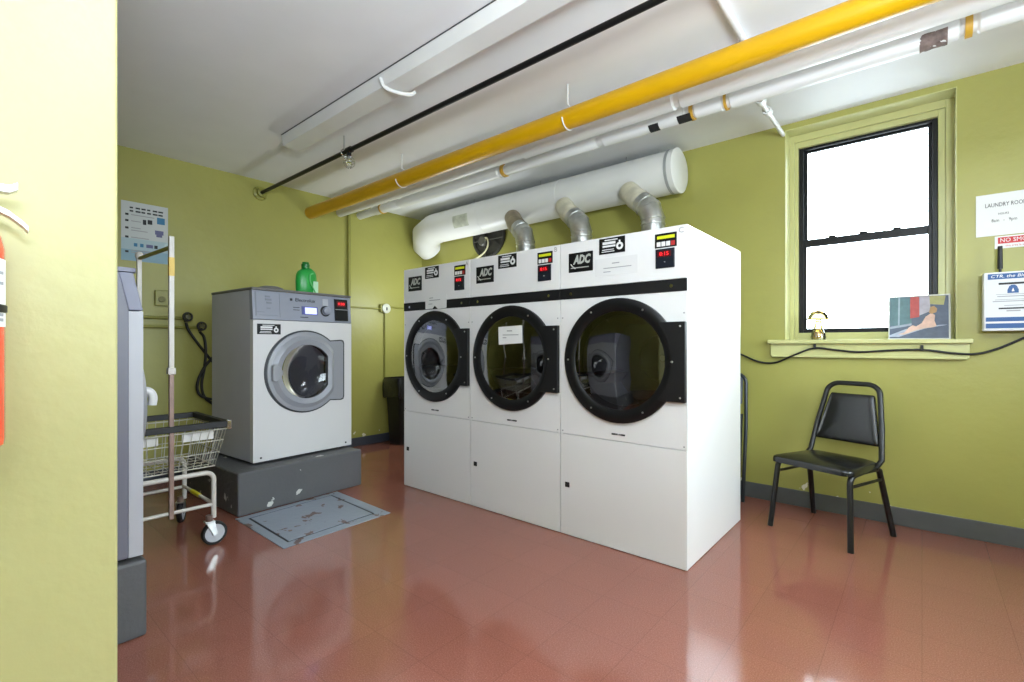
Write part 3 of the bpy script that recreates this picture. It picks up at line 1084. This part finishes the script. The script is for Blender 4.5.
# folded chair leaning in the gap behind the end dryer
t = thing('folded_chair', 'folded dark metal chair leaning on the wall behind dryer C', 'chair', (-1.325, 4.14, 0), 0)
t.rotation_euler = (math.radians(-7), 0, 0)
b = B()
pts = [(.23, 0, 0), (.235, 0, .6), (.225, 0, .92)] + arc((.145, 0, .95), .08, 0, PI / 2, 6) + [(-.145, 0, 1.03)] + arc((-.145, 0, .95), .08, PI / 2, PI, 6) + [(-.225, 0, .92), (-.235, 0, .6), (-.23, 0, 0)]
b.tube(mat('folded_chair_metal', (58, 62, 68), .35, .5), pts, .014, 10)
b.make('front_frame', t, smooth=50)
b = B()
b.tube(MATS['folded_chair_metal'], [(.19, .03, .03), (.19, .03, .70)], .011, 8).tube(MATS['folded_chair_metal'], [(-.19, .03, .03), (-.19, .03, .70)], .011, 8).tube(MATS['folded_chair_metal'], [(-.19, .03, .12), (.19, .03, .12)], .009, 8)
b.make('rear_frame', t, smooth=50)
B().box(mat('folded_chair_pad', (72, 78, 88), .5), -.2, .2, -.012, .012, .78, 1.0, .01).make('backrest', t)
B().box(MATS['folded_chair_pad'], -.18, .18, -.014, .016, .25, .66, .012).make('seat', t)

# ------------------------------------------------------------------ bin in the corner
t = thing('trash_can', 'black plastic trash can with a bin liner in the wall corner', 'trash can', (-5.1, 3.84, 0))
b = B()
ring = lambda hx, hy, z: [(x, y, z) for x, y in rounded(-hx, hx, -hy, hy, .04, 4)]
b.loops(M_bin, [ring(.13, .16, 0), ring(.16, .20, .80), ring(.172, .212, .80), ring(.172, .212, .83), ring(.155, .195, .83), ring(.125, .155, .02)], cap0=True, cap1=True)
b.make('bin_body', t, smooth=35)
b = B()
n = 48
rings = []
for z, k, jit in ((.60, 1.09, .012), (.70, 1.10, .012), (.80, 1.10, .006), (.845, 1.06, .004), (.842, .98, .004), (.7, .9, .02), (.55, .8, .03)):
    r0 = ring(.165, .205, z)
    rings.append([(x * k + jit * random.uniform(-1, 1), y * k + jit * random.uniform(-1, 1), z_ + (random.uniform(-.03, .03) if z == .60 else 0)) for x, y, z_ in r0])
b.loops(M_bag, rings)
b.make('bin_liner', t, smooth=60)


# ------------------------------------------------------------------ pipes, duct and ceiling fittings
def pipe(name, label, cat, m, y, z, r, x0, x1, extra=None, seg=20):
    t = thing(name, label, cat, (x0, y, z))
    b = B()
    b.tube(m, [(0, 0, 0), (x1 - x0, 0, 0)], r, seg)
    b.make('pipe_run', t, smooth=50)
    return t


def hook(name, y, z, x, r, label, m=M_whitepaint):
    t = thing(name, label, 'pipe hanger', (x, y, z), group=None)
    b = B()
    b.tube(m, arc((0, 0, 0), r + .005, -PI * .95, PI * .1, 12, 'yz') + [(0, r * .6, r + .02), (0, .0, r + .035)], .005, 6)
    b.make('strap', t, smooth=60)
    B().cyl(m, (0, 0, r + .03), (0, 0, H - z), .005, seg=8).make('rod', t, smooth=60)
    return t


BK = pipe('sprinkler_pipe', 'thin black iron pipe running under the ceiling', 'pipe', M_black, 2.149, 2.869, .018, XW, XE)
b = B()
b.lathe(M_pipegreen, [(.02, .0), (.075, .0), (.07, .012), (.045, .02), (.04, .05), (.02, .055)], (0, 0, 0), (1, 0, 0), 20)
for k in range(4):
    a = PI / 4 + k * PI / 2
    b.cyl(M_pipegreen, (.01, .06 * math.cos(a), .06 * math.sin(a)), (.035, .06 * math.cos(a), .06 * math.sin(a)), .012, seg=8)
b.make('wall_flange', BK, smooth=40)
b = B()
b.lathe(M_black, [(.018, -.03), (.026, -.03), (.026, .03), (.018, .03)], (-3.60 - XW, 0, 0), (1, 0, 0), 16)
b.cyl(M_black, (-3.60 - XW, 0, -.05), (-3.60 - XW, 0, 0), .018, seg=12)
b.make('tee_fitting', BK, smooth=40)
t = thing('fire_sprinkler', 'chrome sprinkler head in a wire guard hanging from the black pipe', 'sprinkler', (-3.60, 2.149, 2.869))
B().cyl(M_chrome, (0, 0, -.075), (0, 0, -.05), .012, seg=12).make('head_body', t, smooth=40)
b = B()
for k in range(3):
    a = k * PI / 3
    b.tube(M_chrome, [(math.cos(a) * .045 * math.sin(u), math.sin(a) * .045 * math.sin(u), -.055 - .045 + .05 * math.cos(u)) for u in [PI * 2 * q / 20 for q in range(20)]], .0022, 5, closed=True)
b.tube(M_chrome, arc((0, 0, -.1), .045, 0, 2 * PI * 23 / 24, 23, 'xy'), .0022, 5, closed=True)
b.make('wire_guard', t, smooth=60)
B().lathe(M_chrome, [(.001, -.1), (.02, -.1), (.022, -.103), (.001, -.104)], (0, 0, 0), (0, 0, 1), 16).make('deflector', t)
t = thing('pipe_hanger', 'chrome ring hanger holding the black pipe by the sprinkler', 'pipe hanger', (-3.68, 2.149, 2.869))
b = B()
b.tube(M_chrome, arc((0, 0, 0), .027, 0, 2 * PI * 19 / 20, 19, 'yz'), .005, 6, closed=True)
b.make('ring', t, smooth=60)
B().cyl(M_steel, (0, 0, .025), (0, 0, H - 2.869), .006, seg=8).make('rod', t)

pipe('gas_pipe', 'fat mustard yellow pipe crossing under the ceiling', 'pipe', M_yellow, 2.70, 2.777, .066, XW, XE, seg=28)
hook('pipe_hanger', 2.70, 2.777, -3.63, .066, 'white hook hanger on the yellow pipe near the wall above the washer')
hook('pipe_hanger', 2.70, 2.777, -1.81, .066, 'white hook hanger on the yellow pipe above the dryers')

t = pipe('white_pipe', 'white painted pipe running alongside the yellow pipe', 'pipe', M_whitepaint, 3.07, 2.855, .05, XW, XE, seg=24)
b = B()
for xa, xb in ((-2.5, -1.22), (-1.19, XE)):
    b.tube(M_whitepaint, [(xa - XW, 0, 0), (xa + .012 - XW, 0, 0), (xb - .012 - XW, 0, 0), (xb - XW, 0, 0)], [.05, .062, .062, .05], 24)
b.make('pipe_lagging', t, smooth=35)
t = pipe('white_pipe', 'lumpy white lagged pipe closest to the window wall with tan bands', 'pipe', M_whitepaint, 3.34, 2.875, .046, XW, XE, seg=24)
for xa, xb, rr in ((-5.0, -4.55, .053), (-4.45, -2.99, .056), (-2.91, -1.95, .053), (-1.9, -1.24, .06), (-1.19, -1.0, .056), (-.96, .15, .06), (.21, XE, .054)):
    b = B()
    b.tube(M_whitepaint, [(xa - XW, 0, 0), (xa + .01 - XW, 0, 0), (xb - .01 - XW, 0, 0), (xb - XW, 0, 0)], [.046, rr, rr, .046], 24)
    b.make('pipe_lagging', t, smooth=35)
for x, wd in ((-4.87, .022), (-2.95, .03), (-1.215, .022), (-.99, .014), (.165, .028)):
    b = B()
    b.tube(M_tape, [(x - XW, 0, 0), (x + wd - XW, 0, 0)], .061, 24)
    b.make('tan_band', t, smooth=35)
for (x, l) in ((-1.51, .075), (-1.30, .095)):
    rs = []
    for xx in (x - XW, x + l - XW):
        rs.append([(xx, .0615 * math.cos(a), .0615 * math.sin(a)) for a in [-PI * .5 - 1.1 + .28 * q for q in range(5)]])
    B().loops(M_blackmatte, rs, closed=False).make('black_label', t)
b = B()
rs = []
for k in range(10):
    x = -.01 + .11 * k / 9
    rr = []
    for q in range(9):
        a = -PI + .1 + q * .26
        r_ = .062 + .010 * noise.noise(Vector((x * 30, a * 4, 3)))
        rr.append((x - XW, r_ * math.cos(a), r_ * math.sin(a)))
    rs.append(rr)
b.loops(M_dust, rs, closed=False)
b.make('torn_lagging', t, smooth=50)
b = B()
b.tube(M_whitepaint, spline([(-.80 - XW, .0, .0), (-.805 - XW, .07, -.012), (-.815 - XW, .3, .005), (-.83 - XW, .62, .035), (-.84 - XW, .965, .055)], 6), .016, 12)
b.lathe(M_whitepaint, [(.02, -.03), (.03, -.03), (.03, .03), (.02, .03)], (-.806 - XW, .12, -.01), (0, 1, 0), 14)
b.lathe(M_whitepaint, [(.02, -.03), (.028, -.03), (.028, .03), (.02, .03)], (-.818 - XW, .36, .01), (0, 1, 0), 14)
b.make('branch_pipe', t, smooth=50)

t = thing('ceiling_conduit', 'slim white conduit crossing the ceiling above the yellow pipe', 'conduit', (-.769, 1.6, 2.99))
B().tube(M_ceil, [(0, 0, 0), (0, 1.66, 0)], .019, 12).make('conduit_run', t, smooth=50)

t = thing('ceiling_light', 'long white unlit fluorescent strip fixture on the ceiling', 'ceiling light', (-4.06, 1.80, H))
b = B()
b.loops(M_whitepaint, [[(x, .0, 0), (x, .012, -.09), (x, .155, -.09), (x, .165, 0)] for x in (0, 3.6)], cap0=True, cap1=True)
b.make('housing', t, bevel=.004)
B().box(M_greydark, 0.002, 3.598, -.004, .168, -.005, 0).make('gap_shade', t)  # dark strip painting the shaded gap between housing and ceiling
for x in (1.42, 3.1):
    b = B()
    b.tube(M_whitepaint, spline([(x, -.006, -.04), (x + .015, .02, -.095), (x + .05, .09, -.112), (x + .085, .165, -.108), (x + .10, .195, -.085)], 5), .012, 8)
    b.make('lens_clip', t, smooth=40)

# exhaust duct with its elbow into the wall
DYc, DZc, DR = 4.1, 2.768, .186
t = thing('exhaust_duct', 'big white round duct hung above the dryers', 'duct', (-1.594, DYc, DZc))
b = B()
b.tube(M_duct, [(0, 0, 0), (-3.17, 0, 0)], DR, 48)
for x in (-1.2, -2.3):
    b.lathe(M_duct, [(DR, -.01), (DR + .003, -.008), (DR + .003, .008), (DR, .01)], (x, 0, 0), (1, 0, 0), 48)
dm = b.make('duct_run', t, smooth=50)
b = B()
b.lathe(M_duct, [(DR + .003, -.05), (DR + .006, .0), (DR - .01, .008), (.001, .006)], (0, 0, 0), (1, 0, 0), 48)
b.make('end_cap', t, smooth=40)
b = B()
b.lathe(mat('duct_tape_grey', (158, 160, 158), .4), [(DR + .004, -.07), (DR + .004, -.045)], (0, 0, 0), (1, 0, 0), 48)
b.make('joint_band', t, smooth=50)
b = B()
el = [(-3.16, 0, 0), (-3.22, 0, -.005), (-3.42, .035, -.05), (-3.53, .12, -.14), (-3.545, .21, -.19)]
b.tube(M_duct, el, [DR, DR + .002, DR, DR - .005, DR - .01], 40, cap=False)
b.make('elbow', t, smooth=28)
b = B()
rs = []
for x in (-2.68, -2.43):
    rs.append([(x, (DR + .002) * math.cos(a), (DR + .002) * math.sin(a)) for a in [PI - .15 + .11 * q for q in range(8)]])
b.loops(mat('duct_sticker', (186, 188, 174), .5, vary=.25, vscale=14), rs, closed=False)
b.make('faded_sticker', t, smooth=50)
b = B()
for k in range(3):
    b.tube(M_steel, [(-.5 - k * 1.0, 0, DR), (-.5 - k * 1.0, 0, H - DZc)], .004, 6)
b.make('hanger_strap', t)


def flue(x, label, top, m_top):
    t = thing('flue_pipe', label, 'exhaust pipe', (x, 3.80, 0), group='galvanised exhaust pipes from the dryers to the duct')
    r = .094
    path = [(0, 0, 1.3), (0, 0, 2.20), (0, .0, 2.30), (-.035, .01, 2.40), (-.12, .03, 2.475)]
    b = B()
    b.tube(M_steel, path, [r, r, r, r, r * .97], 28, cap=False)
    o = b.make('elbow_pipe', t, smooth=28)
    b = B()
    for p, d in (((0, 0, 2.26), (0, 0, 1)), ((-.075, .018, 2.437), (-.8, .2, .75)), (path[1], (0, 0, 1)), (path[2], (-.1, 0, 1)), (path[3], (-.55, .1, 1)), ((0, 0, 2.1), (0, 0, 1))):
        b.lathe(M_steel, [(r - .003, -.010), (r + .005, -.005), (r + .005, .005), (r - .003, .010)], p, d, 28)
    b.make('crimp_ring', o, smooth=40)
    b = B()
    b.tube(m_top, [(-.11, .028, 2.468), (-.18, .055, 2.525), (-.29, .14, 2.63)], [r * 1.0, r * .98, r * .95], 28, cap=False)
    b.make('duct_collar', t, smooth=40)


M_worn = mat('smeared_sealant', (206, 200, 180), .5, vary=.2, vscale=10)
M_brown = mat('browned_joint', (150, 138, 112), .4, .6, vary=.25, vscale=14)
flue(-1.70, 'galvanised exhaust pipe rising behind dryer C to the white duct', 0, M_worn)
flue(-2.395, 'galvanised exhaust pipe rising behind dryer B to the white duct', 0, M_worn)
flue(-3.06, 'galvanised exhaust pipe near the wall fan with a browned joint', 0, M_brown)

# wall fan half hidden by the duct
t = thing('wall_fan', 'dark round exhaust fan on the wall half hidden by the duct', 'fan', (-4.05, YN, 2.60))
b = B()
R = .27
b.lathe(M_fan, [(R, 0), (R, -.022), (R - .02, -.03), (R - .035, -.024), (R - .035, -.004), (.001, -.004)], (0, 0, 0), (0, 1, 0), 40)
b.make('fan_housing', t, smooth=40)
for k in range(5):
    a = k * 2 * PI / 5 + .3
    b = B()
    rs = []
    for q in range(5):
        r_ = .06 + .045 * q
        wd = .03 + .014 * q
        c, s_ = math.cos(a), math.sin(a)
        rs.append([(c * r_ - s_ * wd, -.02, s_ * r_ + c * wd), (c * r_ + s_ * wd, -.008, s_ * r_ - c * wd)])
    b.loops(M_fan, rs, closed=False)
    b.make('blade', t)
b = B()
b.lathe(mat('fan_motor', (84, 82, 74), .5, .3), [(.001, -.08), (.05, -.08), (.065, -.065), (.065, -.004), (.001, -.004)], (-.06, 0, -.06), (0, 1, 0), 24)
b.cyl(MATS['fan_motor'], (-.25, -.026, -.05), (.25, -.026, -.05), .007, seg=8).cyl(MATS['fan_motor'], (-.04, -.026, -.25), (-.08, -.026, .25), .007, seg=8)
b.make('motor', t, smooth=40)
b = B()
b.tube(M_cream, spline([(-.0, -.07, -.03), (.06, -.10, -.06), (.06, -.09, -.14), (-.05, -.06, -.22), (-.3, -.03, -.28), (-.55, -.012, -.30)], 8), .010, 8)
b.make('power_cord', t, smooth=60)

# ------------------------------------------------------------------ things on the west wall
WALLW = PI / 2   # local x -> +Y, local -y -> +X
t = thing('poster', 'pale blue instruction poster on the green wall above the cart', 'poster', (XW, .984, 2.01), WALLW)
b = B().box(M_posterblue, 0, .345, -.004, 0, 0, .525)
b.box(mat('poster_white', (186, 190, 190), .5), 0, .345, -.0045, -.004, .2, .525).box(mat('poster_pale_blue', (160, 180, 188), .5), 0, .345, -.0045, -.004, .1, .2)
sh = b.make('sheet', t)
b = B()
y = -.0047
for q in range(2):
    for k in range(6):
        b.box(M_ink, .06 + k * .042, .06 + k * .042 + random.uniform(.022, .037), y - .0005, y, .465 - q * .03, .479 - q * .03)
for z in (.40, .345, .28, .2, .07):
    b.box(M_ink, .028, .052, y - .0005, y, z, z + .018, 0)
for x, z, w_ in ((.07, .405, .17), (.07, .35, .07), (.07, .29, .07), (.07, .268, .12), (.07, .205, .13), (.07, .09, .2), (.07, .072, .12)):
    b.box(M_papergrey, x, x + w_, y - .0005, y, z, z + .008)
b.make('print', sh)
b = B()
b.box(mat('print_blue', (40, 110, 150), .5), .26, .32, y - .0005, y, .36, .42).box(M_ink, .155, .18, y - .0005, y, .335, .38).box(M_ink, .19, .225, y - .0005, y, .345, .385)
b.box(mat('print_violet', (90, 90, 130), .5), .245, .31, y - .0005, y, .262, .30).box(MATS['print_violet'], .255, .30, y - .0005, y, .24, .262)
for k, x in enumerate((.09, .135, .18, .205, .24)):
    b.box((MATS['print_blue'], MATS['print_blue'], MATS['print_violet'], MATS['print_violet'], M_ink)[k], x, x + .025, y - .0005, y, .13, .16)
b.make('picture_print', sh)

t = thing('outlet_box', 'olive painted outlet box on the wall below the poster', 'outlet', (XW, 1.225, 1.62), WALLW)
B().box(M_pipegreen, 0, .11, -.03, 0, 0, .145, .006).make('box_body', t)
B().lathe(mat('outlet_socket', (112, 108, 50), .5), [(.028, 0), (.028, -.006), (.02, -.008), (.001, -.008)], (.05, -.03, .06), (0, 1, 0), 20).make('socket', t)

t = thing('water_pipe', 'upper olive painted water pipe on the wall behind the cart', 'pipe', (XW + .035, 0, 1.512))
B().tube(M_pipegreen, [(0, -1.0, 0), (0, 1.46, 0)], .014, 10).make('pipe_run', t, smooth=50)
t = thing('water_pipe', 'lower olive painted water pipe on the wall behind the cart', 'pipe', (XW + .035, 0, 1.428))
B().tube(M_pipegreen, [(0, -1.0, 0), (0, 1.575, 0)], .014, 10).make('pipe_run', t, smooth=50)


def valve(y, z, label):
    t = thing('hose_valve', label, 'valve', (XW + .04, y, z))
    b = B()
    b.lathe(mat('valve_bronze', (70, 62, 44), .4, .6), [(.02, -.02), (.026, 0), (.026, .03), (.016, .04), (.014, .06), (.001, .06)], (0, 0, 0), (1, 0, 0), 16)
    b.cyl(MATS['valve_bronze'], (.02, 0, -.05), (.02, 0, 0), .016, seg=12)
    b.make('valve_body', t, smooth=40)
    b = B()
    b.tube(M_blackmatte, arc((.07, 0, 0), .036, 0, 2 * PI * 17 / 18, 17, 'yz'), .009, 8, closed=True)
    b.cyl(M_blackmatte, (.07, -.034, 0), (.07, .034, 0), .006, seg=6).cyl(M_blackmatte, (.07, 0, -.034), (.07, 0, .034), .006, seg=6)
    b.make('handwheel', t, smooth=60)
    B().cyl(M_chrome, (.066, 0, 0), (.08, 0, 0), .02, seg=12).make('wheel_nut', t)


valve(1.458, 1.525, 'upper black hose valve on the wall beside the washer')
valve(1.574, 1.44, 'lower black hose valve on the wall beside the washer')
hz = lambda pts: spline([(XW + dx, y, z) for dx, y, z in pts], 8)
t = tag(B().tube(M_rubber, hz([(.06, 1.458, 1.47), (.075, 1.475, 1.40), (.08, 1.56, 1.26), (.08, 1.65, 1.13), (.08, 1.73, 1.02), (.1, 1.76, .9), (.14, 1.72, .76), (.2, 1.75, .72), (.3, 1.82, .72)]), .013, 8).make('supply_hose', smooth=60), 'black supply hose hanging from the upper valve', 'hose')
t = tag(B().tube(M_rubber, hz([(.06, 1.574, 1.385), (.09, 1.60, 1.33), (.1, 1.61, 1.2), (.1, 1.60, 1.05), (.1, 1.575, .88), (.1, 1.60, .76), (.12, 1.68, .68), (.2, 1.78, .62), (.3, 1.86, .6)]), .013, 8).make('supply_hose', smooth=60), 'black supply hose hanging from the lower valve', 'hose')
t = tag(B().tube(M_rubber, hz([(.3, 1.86, 1.3), (.13, 1.74, 1.20), (.11, 1.65, 1.12), (.11, 1.57, 1.0), (.11, 1.535, .87), (.12, 1.56, .78), (.15, 1.66, .735), (.25, 1.8, .74)]), .013, 8).make('supply_hose', smooth=60), 'black hose looping out from behind the washer and back', 'hose')

t = thing('riser_pipe', 'thin olive painted pipe running down the wall behind the washer', 'pipe', (XW + .025, 3.178, 0))
B().tube(M_pipegreen, [(0, 0, .3), (0, 0, H)], .02, 10).make('pipe_run', t, smooth=50)
t = thing('junction_box', 'round white junction box on the wall above the trash can', 'junction box', (XW, 3.68, 1.735), WALLW)
B().box(M_pipegreen, -.06, .05, -.04, 0, -.05, .05, .006).make('box_body', t)
b = B()
b.lathe(mat('jbox_white', (206, 208, 196), .4), [(.062, -.04), (.062, -.052), (.052, -.058), (.001, -.058)], (.02, 0, 0), (0, 1, 0), 28)
b.box(M_ink, .01, .03, -.0605, -.057, -.025, .015, .002)
b.make('cover_plate', t, smooth=35)
t = thing('conduit', 'olive painted conduit dropping from the round junction box', 'conduit', (XW + .014, 3.70, 0))
B().tube(M_pipegreen, [(0, 0, .62), (0, 0, 1.69)], .012, 8).make('conduit_run', t, smooth=50)
t = thing('conduit', 'olive painted conduit running along the wall to the junction box', 'conduit', (XW + .014, 0, 1.728))
B().tube(M_pipegreen, [(0, 3.2, 0), (0, 3.62, 0)], .010, 8).tube(M_pipegreen, [(0, 3.73, .03), (0, 4.31, .03)], .010, 8).make('conduit_run', t, smooth=50)

# ------------------------------------------------------------------ things on the window wall
t = thing('door_sign', 'white laundry room hours sign on the wall beside the window', 'sign', (.266, YN, 1.955))
B().box(M_paper, 0, .27, -.004, 0, 0, .266).make('sign_board', t)
B().text(M_ink, 'LAUNDRY ROOM', .135, .193, .036, -.0042, sx=.66).make('title_lettering', t)
B().text(M_ink, 'HOURS', .125, .135, .018, -.0042, sx=.8).make('heading_lettering', t)
B().text(M_ink, '8am   -   9pm', .128, .095, .028, -.0042, sx=.75).make('hours_lettering', t)
t = thing('no_smoking_sign', 'red and white no smoking sign below the laundry room sign', 'sign', (.352, YN, 1.87))
B().box(M_paper, 0, .24, -.003, 0, 0, .078).box(M_redprint, .014, .228, -.0035, -.003, .03, .070).make('sign_board', t)
b = B()
b.text(M_inkwhite, 'NO SMOKING', .121, .05, .036, -.0038, sx=.86)
b.text(M_redprint, 'this area is smoke free', .121, .015, .016, -.0034)
b.make('lettering', t)

t = thing('payment_box', 'white wall box with blue bands and a stub antenna', 'payment box', (.293, YN, 1.347))
bd = B().box(mat('box_white', (222, 223, 224), .35), 0, .29, -.12, 0, 0, .362, .006, 3).make('box_body', t)
B().box(mat('box_front_grey', (202, 203, 205), .4), .008, .282, -.1215, -.1195, .008, .354).make('front_face', bd)
for bx in ((.018, .318, .352), (.010, .058, .084), (.010, .016, .046)):
    B().box(M_bluebox, bx[0], .282, -.1225, -.1212, bx[1], bx[2]).make('blue_band', bd)
b = B()
b.text(M_inkwhite, 'CTR. the Blue', .03, .335, .026, -.1232, align='LEFT', sx=1.1, shear=.2)
b.make('lettering', bd)
b = B()
b.box(M_ink, .066, .19, -.1228, -.1212, .283, .295).box(M_ink, .066, .19, -.1228, -.1212, .133, .142)
bars(b, M_papergrey, 0, 0, [(.06, .208, .14, .006), (.055, .222, .15, .003), (.04, .178, .18, .006), (.05, .19, .16, .003), (.09, .153, .08, .004), (.1, .118, .06, .008)], -.1218)
b.poly(M_bluebox, [(.104, .23), (.152, .23), (.152, .25), (.144, .272), (.134, .28), (.122, .28), (.112, .272), (.104, .25)], -.1228, -.1212)
b.poly(M_paper, [(.122, .24), (.134, .24), (.128, .262)], -.1234, -.1226)
b.make('face_print', bd)
b = B()
b.cyl(M_rubber, (.078, -.06, .36), (.078, -.06, .39), .007, seg=10).cyl(M_rubber, (.078, -.06, .388), (.078, -.06, .53), .013, .011, seg=12)
b.make('antenna', t, smooth=40)

t = thing('black_cable', 'black cable sagging along the wall under the window sill', 'cable')
cz_ = [(-1.6, 4.305, 1.30), (-1.3, 4.302, 1.235), (-1.143, 4.300, 1.178), (-1.02, 4.30, 1.125), (-.897, 4.298, 1.118), (-.76, 4.27, 1.18), (-.622, 4.268, 1.236), (-.48, 4.268, 1.222), (-.343, 4.268, 1.209), (-.17, 4.268, 1.222), (.005, 4.268, 1.227), (.14, 4.268, 1.208), (.26, 4.28, 1.202), (.36, 4.30, 1.235), (.478, 4.305, 1.303), (.56, 4.305, 1.345)]
B().tube(M_rubber, spline(cz_, 6), .0075, 8).make('cable_run', t, smooth=60)
for x, z in ((-.62, 1.24), (.0, 1.231)):
    b = B().box(M_rubber, x - .008, x + .008, 4.262, 4.285, z - .012, z + .028, .003)
    b.make('cable_clip', t)

# glass mushroom on the sill
t = thing('glass_mushroom', 'clear and gold glass mushroom ornament standing on the window sill', 'ornament', (-.615, 4.40, 1.30))
b = B()
b.lathe(M_clear, [(.001, .0), (.048, .002), (.052, .02), (.046, .05), (.032, .09), (.022, .13), (.02, .165), (.001, .165)], (0, 0, 0), (0, 0, 1), 24)
b.make('stem', t, smooth=60)
b = B()
b.lathe(M_amber, [(.02, .165), (.05, .158), (.072, .165), (.068, .188), (.05, .213), (.025, .228), (.001, .232)], (0, 0, 0), (0, 0, 1), 24)
b.make('cap', t, smooth=60)
b = B()
for q in range(5):
    a = q * 2 * PI / 5 + .4
    b.lathe(M_gold, [(.001, .006), (.012, .003), (.014, -.002), (.001, -.004)], (math.cos(a) * .045, math.sin(a) * .045, .213), (math.cos(a), math.sin(a), 1.2), 12)
b.tube(M_gold, arc((0, 0, .162), .071, 0, 2 * PI * 27 / 28, 27, 'xy'), .004, 6, closed=True)
b.tube(M_gold, arc((0, 0, .14), .023, 0, 2 * PI * 17 / 18, 17, 'xy'), .004, 6, closed=True)
b.lathe(M_gold, [(.001, .015), (.03, .018), (.034, .04), (.02, .075), (.001, .09)], (0, 0, 0), (0, 0, 1), 16)
b.make('gilding', t, smooth=60)

# painted canvas leaning on the window casing
t = thing('canvas_painting', 'small painted canvas leaning against the window on the sill', 'painting', (-.186, 4.405, 1.30), 0)
t.rotation_euler = (math.radians(-10), 0, math.radians(0))
cvw, cvh = .335, .318
B().box(mat('canvas_edge', (214, 214, 208), .6), 0, cvw, 0, .022, 0, cvh, .003).make('canvas', t)


def paint(name, rgb, pts, y, d=.0006):
    key = 'paint_' + name
    B().poly(mat(key, rgb, .5, vary=.12, vscale=30), pts, y, y + d).make(name, t)


R_ = lambda x0, x1, z0, z1: [(x0, z0), (x1, z0), (x1, z1), (x0, z1)]
paint('dark_ground', (88, 98, 118), R_(.008, .325, .008, .308), -.0006)
paint('window_view', (92, 122, 128), R_(.01, .13, .10, .305), -.0012)
paint('window_bars', (150, 168, 182), [(.054, .095), (.064, .095), (.066, .305), (.056, .305)], -.0018)
paint('red_curtain', (186, 84, 80), [(.122, .15), (.172, .16), (.17, .306), (.122, .306)], -.0018)
paint('pale_curtain', (178, 172, 184), [(.172, .17), (.232, .2), (.225, .306), (.172, .306)], -.0018)
paint('cushion_shape', (172, 168, 110), [(.222, .25), (.30, .24), (.31, .305), (.225, .306)], -.0016)
paint('pale_sheet', (170, 178, 198), [(.008, .03), (.10, .075), (.28, .10), (.32, .10), (.2, .075), (.06, .018), (.008, .018)], -.0024)
paint('sill_stripe', (150, 160, 176), [(.008, .075), (.13, .10), (.13, .115), (.008, .092)], -.0022)
paint('pale_form', (222, 186, 170), [(.055, .035), (.09, .05), (.115, .085), (.135, .10), (.155, .092), (.185, .115), (.205, .16), (.235, .185), (.255, .17), (.252, .13), (.262, .095), (.25, .085), (.2, .078), (.15, .062), (.09, .035)], -.0030)
paint('ochre_form', (178, 140, 96), [(.222, .188), (.238, .178), (.262, .19), (.266, .215), (.25, .235), (.23, .228)], -.0032)

# ------------------------------------------------------------------ fire extinguisher at the wall end
t = thing('fire_extinguisher', 'red fire extinguisher with silver levers on the pale green wall end', 'fire extinguisher', (-1.372, -.002, 1.06))
b = B()
b.lathe(M_red, [(.001, 0), (.066, .0), (.074, .008), (.075, .02), (.075, .385), (.070, .41), (.055, .432), (.03, .445), (.022, .46)], (0, 0, 0), (0, 0, 1), 40)
b.make('cylinder', t, smooth=40)
b = B()
rs = []
for z in (.235, .365):
    rs.append([(.0757 * math.cos(a), .0757 * math.sin(a), z) for a in [-1.4 + .2 * q for q in range(16)]])
b.loops(M_paper, rs, closed=False)
b.make('label_sheet', t, smooth=60)
b = B()
for z in (.335, .315, .245, .255):
    b.loops(M_papergrey, [[(.0762 * math.cos(a), .0762 * math.sin(a), z + dz) for a in [-1.0 + .2 * q for q in range(12)]] for dz in (0, .006)], closed=False)
b.make('label_print', t, smooth=60)
b = B()
b.lathe(M_rubber, [(.0755, .262), (.078, .264), (.078, .276), (.0755, .278)], (0, 0, 0), (0, 0, 1), 40)
b.box(M_rubber, -.095, -.05, -.03, .03, .24, .3, .004)
b.make('strap', t, smooth=40)
b = B()
b.cyl(M_chrome, (0, 0, .455), (0, 0, .52), .02, seg=16).cyl(M_chrome, (0, -.05, .485), (0, 0, .485), .012, seg=12)
b.make('valve', t, smooth=40)
lev = mat('lever_silver', (214, 214, 214), .3, .6)


def lever(pts, wd, th):
    b = B()
    rings = []
    for y, z in pts:
        rings.append([(-wd, y, z), (wd, y, z), (wd, y, z - th), (-wd, y, z - th)])
    b.loops(lev, rings, cap0=True, cap1=True)
    return b.make('lever', t, bevel=.002)


lever([(-.03, .518), (.02, .514), (.06, .514), (.08, .514), (.092, .522)], .012, .016)
lever([(-.02, .505), (.015, .492), (.05, .478), (.08, .463), (.1, .446), (.107, .437)], .012, .012)
B().tube(M_rubber, spline([(0, -.05, .485), (.02, -.09, .46), (.03, -.10, .35), (.03, -.095, .15)], 8), .012, 10).make('hose', t, smooth=60)
